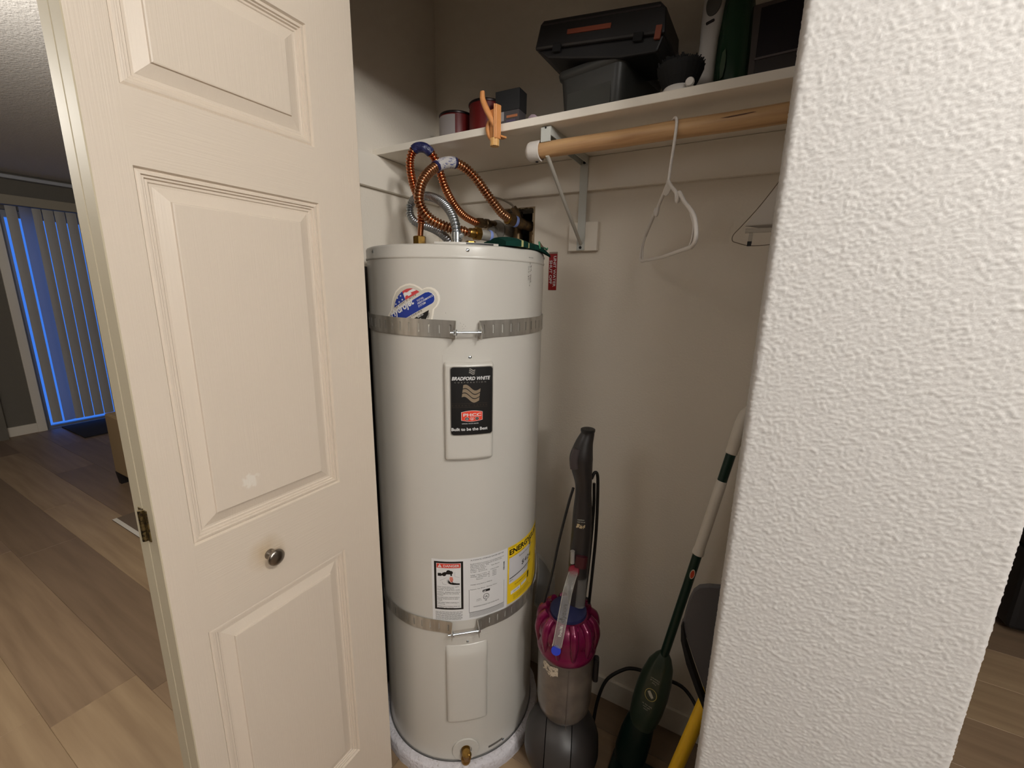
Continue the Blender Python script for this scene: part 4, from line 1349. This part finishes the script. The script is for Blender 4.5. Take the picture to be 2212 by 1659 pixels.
# black bin
t = thing('storage_bin', 'open black plastic bin standing on the shelf under the dark tool case', 'bin', (-.318, 1.040, ZS), math.radians(-11))
bw_, bd_, bh_ = .150, .190, .118
def bin_shell(z, grow):
    k = (z / bh_) * .010 + grow
    x0, x1, y0, y1, r = -bw_ - k, k, -k, bd_ + k, .022
    return rrect(x0, x1, y0, y1, r, 6)
g = G()
rings = [(.0, 0), (.003, .001), (.100, .001), (.104, .005), (.1135, .0062), (bh_, .004), (bh_, -.001), (.104, -.002), (.010, -.004)]
pts = [bin_shell(z, gr) for z, gr in rings]
n = len(pts[0])
v = [(x, y, z) for (z, _), ps in zip(rings, pts) for x, y in ps]
f = [tuple(range(n - 1, -1, -1)), tuple((len(rings) - 1) * n + k for k in range(n))]
for i in range(len(rings) - 1):
    f += [(i * n + k, i * n + (k + 1) % n, (i + 1) * n + (k + 1) % n, (i + 1) * n + k) for k in range(n)]
g.add(v, f)
obj('bin_shell', g, M_binblack, t, 40)
g = G(); g.prism(rrect(-.135, -.020, .018, .080, .012), -.0020, .0006, T(0, -.0062, 0) @ RX(PI / 2) )
obj('front_field', g, mat('bin_field', (66, 66, 62), .5), t, None)

# dark tool case lying on the bin
t = thing('tool_case', 'black tool case with a rusty orange stripe lying across the bin', 'case', (-.372, 1.095, 1.9535), 0)
CM = RY(math.radians(7.5)) @ RZ(math.radians(-2))
g = G(); g.prism([(-.155, .012), (-.148, .062), (-.140, .070), (.128, .070), (.142, .058), (.150, .012)], -.065, .075, CM @ RX(PI / 2))
obj('lid', g, M_caseblack, t, None, .005)
g = G(); g.prism([(-.150, .012), (.148, .012), (.140, -.018), (.060, -.022), (-.060, -.012), (-.118, -.006)], -.060, .070, CM @ RX(PI / 2))
obj('base', g, mat('case_base', (24, 22, 23), .5), t, None, .004)
g = G(); g.box(-.073, .030, -.0775, -.0745, .034, .043, 0, CM)
obj('orange_stripe', g, M_caseorange, t, None)
g = G(); g.box(.1300, .1420, -.0775, -.072, .002, .026, 0, CM)
obj('latch', g, M_caseorange, t, None)
for x in (-.105, .085):
    obj('catch', G().box(x, x + .02, -.079, -.073, .002, .018, 0, CM), M_blackmat, t, None, .001)
obj('ridge', G().box(-.140, .132, -.0772, -.0745, .058, .061, 0, CM), mat('case_ridge', (58, 52, 52), .4), t, None)

# round dusting brush
t = thing('dusting_brush', 'round brush with flared black bristles and white base on the shelf', 'brush', (-.190, 1.030, ZS))
obj('brush_base', G().lathe([(.0, 0), (.029, 0), (.033, .004), (.034, .014), (.030, .020), (0, .020)], 32), M_whiteplastic, t, 40)
obj('tab', G().lathe([(.0085, 0), (.0085, .005), (.007, .007), (0, .007)], 16, T(.027, -.036, .014) @ RX(PI / 2)), M_whiteplastic, t, 40)
random.seed(21)
g = G()
for k in range(520):
    q = random.random() * 2 * PI
    r0 = .028 * math.sqrt(random.random())
    e = .40 + .3 * random.random()
    b = Vector((r0 * math.cos(q), r0 * math.sin(q), .018))
    tip = Vector((r0 * math.cos(q) * 1.62 + .004 * random.uniform(-1, 1), r0 * math.sin(q) * 1.62 + .004 * random.uniform(-1, 1), .062 + .006 * random.random()))
    d = .0011
    g.add([b + Vector((d, 0, 0)), b + Vector((-d, d, 0)), b + Vector((-d, -d, 0)), tip + Vector((d, 0, 0)), tip + Vector((-d, d, 0)), tip + Vector((-d, -d, 0))], [(0, 1, 4, 3), (1, 2, 5, 4), (2, 0, 3, 5), (3, 4, 5)])
g.lathe([(.028, .016), (.038, .034), (.0455, .052), (.0455, .060), (0, .063)], 28)
obj('bristles', g, M_blackmat, t, None, kind='stuff')

# white handled cleaner
t = thing('spray_cleaner', 'tall white cleaner with grey oval grip pad between brush and green bottle', 'cleaner', (-.158, 1.120, ZS))
def wh(u, v):
    z = .30 * v
    cx_ = .004 + .012 * v - .004 * math.sin(v * PI)
    rx = .0195 - .003 * v + .004 * math.sin(max(0, v - .45) * PI / .5) * (1 if v < .95 else .6)
    ry_ = .0175
    q = 2 * PI * u
    return (cx_ + rx * math.copysign(abs(math.cos(q)) ** .8, math.cos(q)), ry_ * math.copysign(abs(math.sin(q)) ** .8, math.sin(q)), z)
g = G().grid(wh, 32, 24)
g.lathe([(.0165, .30), (.012, .308), (0, .310)], 24, T(.016, 0, 0))
g.lathe([(0, 0), (.0185, 0)], 24, T(.004, 0, 0))
wb_ = obj('body', g, M_whiteplastic, t, 60)
def onface(px_, pz, d):
    return (px_, -.0176 - d, pz)
g = G(); g.prism(circ(0, 0, .0145, .0225, 28), .0, .0030, T(.010, -.0168, .198) @ RY(.18) @ RX(PI / 2))
obj('grip_pad', g, mat('grip_grey', (92, 88, 82), .6), t, 40)
g = G(); g.prism(rrect(-.0085, .0085, -.0026, .0026, .0024), 0, .0024, T(.006, -.0166, .1655) @ RY(-.28) @ RX(PI / 2))
obj('slot', g, mat('slot_dark', (36, 22, 20), .6), t, None)

# green bottle
t = thing('green_bottle', 'large dark green bottle on the shelf right of the white cleaner', 'bottle', (-.1035, 1.130, ZS))
g = G().lathe([(0, 0), (.029, 0), (.0335, .004), (.0345, .05), (.0345, .10), (.0325, .15), (.031, .19), (.024, .225), (.018, .25), (.0165, .27), (.0165, .29), (0, .29)], 40, Matrix.Diagonal((1, .8, 1, 1)))
obj('bottle_body', g, M_bottle, t, 50)
g = G(); g.prism([(-.004, .0), (.001, .004), (.004, .020), (.0045, .040), (.002, .056), (-.004, .050), (-.006, .025)], 0, .002, T(-.014, -.0286, .052) @ RZ(-.22) @ RX(PI / 2))
obj('window_highlight', g, mat('highlight_green', (74, 92, 66), .25), t, None)  # window highlight on the bottle, painted as a lighter green patch
obj('seam', G().tube([(.0335, 0, .008), (.0350, 0, .05), (.0350, 0, .10), (.0330, 0, .15), (.0310, 0, .19), (.0245, 0, .225)], .0010, 6), mat('seam_green', (60, 76, 54), .4), t, None)

# dark cabinet at the right end of the shelf
t = thing('small_cabinet', 'small brown cabinet with dark glossy front at the right end of the shelf', 'cabinet', (-.022, 1.120, ZS), -.05)
obj('case', G().box(-.053, .075, 0, .11, 0, .185), M_frame, t, None, .001)
obj('upper_front', G().box(-.037, .068, -.004, .001, .086, .176), M_framedark, t, None, .001)
obj('lower_front', G().box(-.037, .068, -.004, .001, .004, .082), M_framelow, t, None, .001)
obj('front_rail', G().box(-.038, .069, -.0055, .000, .0815, .0855), mat('rail_grey', (92, 80, 76), .4), t, None)
obj('dark_edge', G().box(.0700, .0760, -.006, .112, 0, .187), M_blackmat, t, None)

# ------------------------------------------------------------------ upright vacuum
t = thing('upright_vacuum', 'upright vacuum cleaner with magenta cyclone and dusty clear bin right of the heater', 'vacuum', (-.347, .970, 0), .343)
vac = t
# ball: two dark shells and a centre cover
def sector(x0, x1, r, m):
    g = G()
    prof = []
    for i in range(13):
        x = x0 + (x1 - x0) * i / 12
        prof.append((math.sqrt(max(1e-6, r * r - x * x)), x))
    prof = [(prof[0][0] * .9, prof[0][1])] + prof + [(prof[-1][0] * .9, prof[-1][1])]
    return g.lathe(prof, 48, T(0, 0, .112) @ RY(PI / 2))
obj('ball_shell', sector(-.108, -.046, .112, 0), M_vacball, t, 50)
obj('ball_shell', sector(.030, .108, .112, 0), M_vacball, t, 50)
obj('ball_cover', sector(-.0435, .0275, .115, 0), M_vacgrey, t, 50)
obj('ball_core', sector(-.10, .10, .100, 0), M_blackmat, t, 50)
g = G()
g.add([(-.125, -.31, .0), (.125, -.31, .0), (.125, -.13, .0), (-.125, -.13, .0), (-.120, -.300, .035), (.120, -.300, .035), (.110, -.140, .075), (-.110, -.140, .075)],
      [(0, 3, 2, 1), (4, 5, 6, 7), (0, 1, 5, 4), (1, 2, 6, 5), (2, 3, 7, 6), (3, 0, 4, 7)])
g.box(-.035, .035, -.16, -.08, .02, .085)
obj('floor_head', g, M_vacgrey, t, None, .008)
bin_ = obj('dust_bin', G().lathe([(0, .226), (.045, .228), (.064, .238), (.0745, .258), (.0780, .285), (.0788, .40), (.0788, .442), (.0800, .444), (.0800, .452), (.074, .454)], 56), M_vacbin, t, 40)
obj('bin_seam', G().box(.0095, .0115, -.0796, -.0775, .245, .440), mat('bin_seam_dark', (84, 74, 68), .4), bin_, None)
g = G().grid(lambda u, v: ((.0795) * math.sin(-.85 + .62 * u), -(.0795) * math.cos(-.85 + .62 * u), .440 + .002 * math.sin(u * 9) - (.030 - .004 * math.sin(u * 8)) * v), 14, 3)
obj('dusty_label', g, M_dust, bin_, 40)
obj('bin_catch', G().box(.078, .094, -.012, .012, .345, .420), M_black, bin_, None, .005)
cyc = obj('cyclone_shroud', G().lathe([(.060, .446), (.0805, .449), (.0838, .456), (.0838, .470), (.0815, .474), (.0800, .500), (.0840, .512), (.0815, .530), (.070, .548), (.050, .560), (0, .562)], 64), M_mag, t, 40, label='magenta cyclone assembly')
for k in range(12):
    q = 2 * PI * (k + .5) / 12
    P = spline([(.0775, 0, .468), (.0795, 0, .490), (.0800, 0, .520), (.0735, 0, .545), (.058, 0, .560)], 14)
    P = [Matrix.Rotation(q, 3, 'Z') @ p for p in P]
    obj('cyclone_cone', G().tube(P, [.006 + .0065 * min(1, i / 6) * (1 if i < 11 else .8) for i in range(14)], 12), M_mag, cyc, 60)
obj('filter_cap', G().lathe([(.050, .552), (.0515, .560), (.0500, .568), (.040, .572), (0, .574)], 40), M_vacblue, t, 40, label='dark blue filter cap')
obj('pink_tab', G().box(-.006, .016, -.068, -.055, .540, .5575, 0, RZ(.20)), mat('bright_pink', (210, 40, 120), .35), t, None, .002)
# clear carrying handle
P = spline([(.010, -.004, .690), (.006, -.022, .690), (-.004, -.048, .660), (-.011, -.070, .615), (-.018, -.090, .570), (-.024, -.100, .532)], 26)
g = G().tube(P, .0115, 12, ry=.0030)
hd = obj('carry_handle', g, M_clear, t, 60, label='clear plastic carrying handle')
obj('handle_edge', G().tube([p + Vector((-.0115, 0, 0)) for p in P], .0013, 8).tube([p + Vector((.0115, 0, 0)) for p in P], .0013, 8), M_clear2, hd, 60)
obj('blue_tab', G().lathe([(.0125, 0), (.0125, .003), (0, .0035)], 20, T(-.0255, -.0985, .520) @ RX(PI / 2 - .25)), mat('tab_blue', (38, 56, 170), .4), hd, 40)
fh = lambda x, z: (-.0115 + (z - .600) * .16 - .002 + x, -.0750 + (z - .60) * .44 - .004, z)
g = G()
write(g, 'dyson', fh, .006, .592, .0175, PI / 2, bold=.02, width=.040)
obj('lettering', g, M_ink, hd, None)
g = G()
write(g, 'ball', fh, .005, .560, .0105, PI / 2, bold=.02, width=.022)
obj('small_lettering', g, M_print, hd, None)
obj('release_button', G().lathe([(.015, 0), (.015, .012), (.012, .016), (0, .017)], 24, T(.009, .002, .684) @ RX(PI / 2 - .9)), M_redplastic, t, 40, label='red release button')
obj('clear_duct', G().tube([(.030, .010, .575), (.032, .012, .660)], .015, 14), M_clear, t, 60)
# wand and grip
wp = [(.022, .020, .560), (.021, .022, .640), (.022, .024, .700), (.024, .026, .790), (.024, .026, .850), (.023, .026, .905), (.021, .024, .940), (.014, .020, .985), (.012, .018, 1.010), (.017, .020, 1.045), (.024, .022, 1.070), (.025, .022, 1.082)]
wr = [.024, .0265, .0275, .0268, .0255, .0215, .0225, .0285, .0300, .0235, .0180, .0170]
P = spline(wp, 60)
rr = [v.x for v in spline([(r, 0, 0) for r in wr], 60)]
wand = obj('wand', G().tube(P, rr, 20, ry=[r * .8 for r in rr]), M_vacwand, t, 60)
g = G().lathe([(.0178, 0), (.0185, .002), (.0185, .007), (.0165, .008), (0, .005)], 24, T(.025, .022, 1.079))
for k in (-1, 0, 1):
    g.box(.005 * k - .001, .005 * k + .001, -.012, .012, .0055, .0075, 0, T(.025, .022, 1.079))
obj('wand_cap', g, M_black, wand, 40)
obj('grip_panel', G().tube(spline([(-.004, -.004, .985), (-.0065, -.004, 1.008), (-.001, -.001, 1.038)], 14), .0105, 12, ry=.0035), mat('grip_panel_grey', (60, 52, 52), .4), wand, 60)
obj('wand_latch', G().tube([(.026, -.0005, .700), (.028, -.0015, .735)], .016, 14, ry=.006), mat('latch_maroon', (60, 16, 24), .35), wand, 50)
obj('latch_guard', G().tube([(.004, -.001, .712), (.003, -.001, .748)], .0062, 10), mat('guard_grey', (140, 134, 128), .35), wand, 50)
obj('wand_sticker', G().tube([(.020, .0045, .815), (.021, .0045, .826)], .0115, 14, ry=.0018), mat('worn_sticker', (170, 150, 116), .6, var=(200., (40, 36, 34), .5, .55)), wand, 50)
g = G()
wf = lambda x, z: (x, .0035, z)
write(g, 'caution', wf, .011, .838, .0050, width=.018)
write(g, 'read manual', wf, .011, .832, .0040, width=.020)
obj('sticker_lettering', g, M_print, wand, None)
# cord hung over the back of the grip
cl = [(.042, .034, .945), (.050, .038, .962), (.058, .040, .950), (.062, .042, .880), (.064, .044, .780), (.062, .046, .680), (.058, .048, .560), (.056, .060, .480), (.048, .055, .470), (.044, .046, .560), (.050, .044, .700), (.053, .042, .850), (.050, .040, .930)]
obj('power_cord', G().tube(spline(cl, 90), .0042, 10), M_cord, t, 60)
obj('power_cord', G().tube(spline([(-.004, .012, .925), (-.014, .012, .880), (-.034, .012, .770), (-.052, .012, .650), (-.066, .014, .580), (-.074, .030, .520), (-.075, .060, .48)], 40), .0036, 10), M_cord, t, 60)
obj('hose', G().tube(spline([(.050, .062, .20), (.058, .068, .34), (.056, .066, .46), (.046, .050, .560)], 40), .0135, 14), M_black, t, 60)

# ------------------------------------------------------------------ green spray mop
A = Vector((-.160, 1.050, .060)); B = Vector((.0035, 1.180, 1.075))
D = (B - A).normalized()
t = thing('spray_mop', 'green spray mop with white grips leaning in the right of the closet', 'mop', A)
vx = Vector((.08, 1, 0)).cross(D).normalized()
vx = vx if vx.x > 0 else -vx
vy = D.cross(vx)
MM = Matrix(((vx.x, vy.x, D.x, 0), (vx.y, vy.y, D.y, 0), (vx.z, vy.z, D.z, 0), (0, 0, 0, 1)))
Lm = (B - A).length
def seg(a, b, r0, r1, m, name, extra=None):
    prof = [(r0 * .6, a), (r0, a + .0015), (r1, b - .0015), (r1 * .6, b)] if extra is None else extra
    return obj(name, G().lathe(prof, 24, MM), m, t, 40)
zr = lambda zz: (zz - A.z) / D.z
pole = seg(.30, zr(1.075), .0118, .0118, M_mopgreen, 'pole')
z0_, z1_ = zr(.742), zr(.955)
obj('white_grip', G().lathe([(.0118, z0_), (.0150, z0_ + .002), (.0150, z0_ + .010), (.0132, z0_ + .022), (.0132, z1_ - .06), (.0128, z1_ - .002), (.0112, z1_)], 24, MM), M_mopwhite, t, 40, label='white grip sleeve')
z0_, z1_ = zr(1.028), zr(1.120)
g = G().lathe([(.0118, z0_), (.0142, z0_ + .002), (.0142, z0_ + .026), (.0148, z0_ + .027), (.0152, z0_ + .06), (.0150, z1_ - .01)], 24, MM)
P0_ = MM @ Vector((0, 0, z1_ - .012))
g.tube(spline([P0_, P0_ + Vector((.010, .004, .028)), P0_ + Vector((.034, .004, .046)), P0_ + Vector((.066, .002, .044))], 20), [.0152] * 12 + [.0145, .014, .014, .0135, .013, .012, .010, .006], 18)
obj('handle', g, M_mopwhite, t, 40, label='white bent handle')
zs_ = zr(.690)
g = G(); g.prism(circ(0, 0, .0062, .0140, 20), 0, .0012, MM @ T(0.002, 0, zs_) @ RZ(.12) @ T(0, -.0112, 0) @ RX(PI / 2))
o = obj('oval_badge', g, mat('badge_cream', (214, 200, 180), .4), t, None)
g = G(); g.prism(circ(0, 0, .0045, .0115, 20), .0012, .0018, MM @ T(0.002, 0, zs_) @ RZ(.12) @ T(0, -.0112, 0) @ RX(PI / 2))
obj('red_badge', g, mat('badge_orange', (196, 70, 40), .4), t, None)
# reservoir bottle and dark lower housing
res = obj('reservoir', G().lathe([(.012, .385), (.022, .372), (.034, .345), (.0425, .30), (.0455, .25), (.0445, .20), (.040, .155), (.030, .130), (0, .126)], 36, MM @ Matrix.Diagonal((1, .62, 1, 1))), M_bottle2, t, 50, label='smoky green cleaner reservoir')
rl = lambda x, z: tuple(MM @ Vector((x, -.0295 + 1.2 * x * x * 4, z)))
ov = []
for i in range(28):
    q0, q1 = 2 * PI * i / 28, 2 * PI * (i + 1) / 28
    ov.append([(.001 + .0165 * math.cos(q0), .262 + .0195 * math.sin(q0)), (.001 + .0165 * math.cos(q1), .262 + .0195 * math.sin(q1)), (.001 + .0150 * math.cos(q1), .262 + .0178 * math.sin(q1)), (.001 + .0150 * math.cos(q0), .262 + .0178 * math.sin(q0))])
obj('oval_emblem', flat(ov, rl), M_goldprint, res, None)
obj('hand_emblem', flat([[(-.010, .268), (-.004, .274), (.004, .266), (.010, .258), (.006, .252), (-.002, .258)]], rl), M_print, res, None)
g = G()
for i, l in enumerate(('Use any', 'cleaner', 'you like')):
    write(g, l, rl, .020, .228 - .0062 * (2 - i) - .002, .0062, PI, width=.030) if False else None
rows_ = (('Your', .299, .013), ('Choice of', .306, .024), ('Cleaner!', .313, .024), ('Use any or', .226, .028), ('add your', .219, .020), ('own', .212, .012))
for l, z, w_ in rows_:
    write(g, l, rl, w_ / 2, z + .002, .0062, PI, width=w_)
obj('printed_words', g, M_print, res, None)
obj('lower_housing', G().lathe([(0, -.02), (.040, -.015), (.046, .02), (.045, .08), (.040, .13), (.028, .17), (0, .18)], 32, MM @ T(-.004, .012, 0) @ Matrix.Diagonal((1, .7, 1, 1))), mat('mop_dark_green', (8, 34, 28), .4), t, 50)
g = G().box(-.055, .17, -.05, .05, -.060, -.036)
obj('mop_plate', g, mat('mop_dark_green', (8, 34, 28), .4), t, None, .006)
obj('pivot', G().tube([(0, 0, -.04), (0, 0, .0)], .014, 12), M_black, t, 40)

# black cable loop on the closet floor
cb = [(-.300, 1.14, .008), (-.296, 1.17, .09), (-0.278, 1.20, 0.150), (-0.235, 1.235, 0.180), (-0.202, 1.25, 0.188), (-0.157, 1.25, 0.196), (-0.098, 1.245, 0.206), (-0.040, 1.22, 0.222), (.010, 1.18, .19), (.045, 1.12, .10), (.060, 1.08, .008)]
tag(obj('black_cable', G().tube(spline(cb, 70), .0055, 10), M_cord, None, 60), 'black cable arching above the closet floor behind the spray mop', 'cable')

# grey panel with black edge strip, yellow pole
t = thing('grey_pan', 'grey rounded plastic pan with black edge strip beside the textured wall', 'dustpan')
Yg = .835
sw = Matrix(((1, 0, 0, 0), (0, 0, 1, 0), (0, 1, 0, 0), (0, 0, 0, 1)))
pan = [(-.050, .757), (-.0475, .772), (-.046, .790), (-.042, .820), (-.036, .842), (-.027, .855), (-.010, .864), (.020, .872), (.120, .880), (.150, .86), (.150, .30), (.06, .40), (.0230, .585)]
g = G(); g.prism(pan, Yg, Yg + .012, sw)
obj('pan_body', g, M_board, t, None, .003)
g = G(); g.prism([(-.0505, .757), (-.0470, .766), (-.0380, .716), (-.019, .668), (.004, .615), (.032, .560), (.070, .40), (.060, .395), (.018, .565), (-.008, .618), (-.032, .672), (-.0475, .722)], Yg - .006, Yg + .016, sw)
obj('edge_strip', g, M_blackmat, t, None, .001)
t = thing('yellow_broom', 'broom with bright yellow pole standing behind the grey pan', 'broom')
Ya = .885
pA = Vector((-.105, .900, .045)); pB = Vector((.080, .870, 1.02))
pB = Vector((.020, .882, .585)) + (Vector((.020, .882, .585)) - Vector((-.022, .882, .36))).normalized() * .45
pA = Vector((-.022, .882, .36)) - (Vector((.020, .882, .585)) - Vector((-.022, .882, .36))).normalized() * .33
obj('pole', G().tube([pA, pB], .0145, 20), M_yellowpole, t, 40)
obj('broom_block', G().box(pA.x - .05, pA.x + .17, .855, .910, .030, .062), M_black, t, None, .006)
random.seed(31)
g = G()
for k in range(200):
    x = pA.x - .045 + .21 * random.random()
    y = .860 + .045 * random.random()
    x2, y2 = x + random.uniform(-.012, .012), y + random.uniform(-.006, .006)
    g.box(-.0008, .0008, -.0008, .0008, 0, .032, 0, T(x2, y2, .0))
obj('bristles', g, M_black, t, None, kind='stuff')

# dark panel in the gap left of the heater, plastic pouch on its right side
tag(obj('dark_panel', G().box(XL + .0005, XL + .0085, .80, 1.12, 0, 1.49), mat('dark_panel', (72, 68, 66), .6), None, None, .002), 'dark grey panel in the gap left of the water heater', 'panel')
t = thing('document_pouch', 'grey plastic document pouch sticking out behind the energy label', 'pouch')
g = G()
def pouch(u, v):
    return (-.517 + .062 * u + .004 * math.sin(v * 5), 1.116 + .010 * u + .006 * math.sin(u * 5 + v * 3), .600 - .060 * u * (1 - v) - .200 * v - (.03 * u * v))
g.grid(pouch, 10, 12)
obj('pouch', g, M_pouch, t, 60)
obj('paper', G().grid(lambda u, v: (pouch(.05 + .7 * u, .1 + .85 * v)[0], pouch(.05 + .7 * u, .1 + .85 * v)[1] + .003, pouch(.05 + .7 * u, .1 + .85 * v)[2]), 8, 8), mat('pouch_paper', (112, 110, 106), .7), t, 60)

# ------------------------------------------------------------------ living room
t = thing('vertical_blinds', 'vertical blinds with blue dusk light between the slats', 'blinds', (X0, 0, 0))
obj('valance', G().box(.02, .115, 1.10, 3.15, 2.085, 2.165), mat('valance_beige', (150, 142, 126), .7), t, None, .003)
slats = [(1.275, 1.345, .05), (1.356, 1.448, .30), (1.440, 1.500, .05), (1.5055, 1.5805, .06), (1.585, 1.6585, .06), (1.6635, 1.740, .06), (1.745, 1.825, .06)]
y = 1.830
while y < 3.05:
    slats.append((y, y + .078, .08))
    y += .085
for a, b, q in slats:
    wd = (b - a) / max(.5, math.cos(q))
    g = G()
    g.grid(lambda u, v: (.006 * math.sin(u * PI), (u - .5) * wd, .075 + 2.005 * v), 5, 1)
    o = obj('slat', g, M_slatb if q > .2 else M_slatt, t, 60)
    o.location = (.055, (a + b) / 2, 0)
    o.rotation_euler = (0, 0, q)
tag(obj('door_mat', G().box(-5.905, -5.31, 1.335, 2.0, 0.0, .012), M_mat, None, None, .003), 'dark door mat in front of the sliding glass door', 'mat')
t = thing('ottoman', 'tan upholstered ottoman with dark legs partly behind the bifold door', 'ottoman', (-3.90, 1.10, 0), 0)
obj('cushion', G().box(0, .60, 0, .60, .085, .530), M_sofa, t, None, .012)
for x, y in ((.0, .0), (.54, .0), (0, .54), (.54, .54)):
    g = G()
    g.add([(x + .008, y + .008, 0), (x + .048, y + .008, 0), (x + .048, y + .048, 0), (x + .008, y + .048, 0), (x, y, .09), (x + .058, y, .09), (x + .058, y + .058, .09), (x, y + .058, .09)],
          [(0, 3, 2, 1), (4, 5, 6, 7), (0, 1, 5, 4), (1, 2, 6, 5), (2, 3, 7, 6), (3, 0, 4, 7)])
    obj('leg', g, M_darkwood, t, None)
t = thing('area_rug', 'brown rug with a cream border line on the living room floor', 'rug', (-3.28, .868, 0))
obj('pile', G().box(0, 1.6, 0, 1.7, 0, .006), M_rug, t, None)
obj('border_line', G().box(0, 1.6, 0, .022, .006, .0068), M_rugwhite, t, None)
g = G()
for k in range(14):
    g.add([(.10 + .11 * k, .100, .0068), (.20 + .11 * k, .100, .0068), (.15 + .11 * k, .175, .0068)], [(0, 1, 2)])
    g.add([(.10 + .11 * k, .100, .0068), (.104 + .11 * k, .100, .0068), (.154 + .11 * k, .175, .0068), (.150 + .11 * k, .175, .0068)], [(0, 1, 2, 3)])
obj('triangle_pattern', g, mat('rug_pattern', (176, 172, 158), .95, var=(140., (90, 84, 74), .45, .6)), t, None)
t = thing('black_sofa', 'black sofa in the dark room beyond the textured wall', 'sofa', (1.13, 2.43, 0), .10)
obj('base', G().box(0, 1.1, 0, .80, .03, .40), mat('black_leather', (18, 16, 17), .5), t, None, .02)
obj('arm', G().box(0, .18, 0, .80, .40, .62), mat('black_leather', (18, 16, 17), .5), t, None, .03)
obj('backrest', G().box(.18, 1.1, .58, .80, .40, .80), mat('black_leather', (18, 16, 17), .5), t, None, .03)
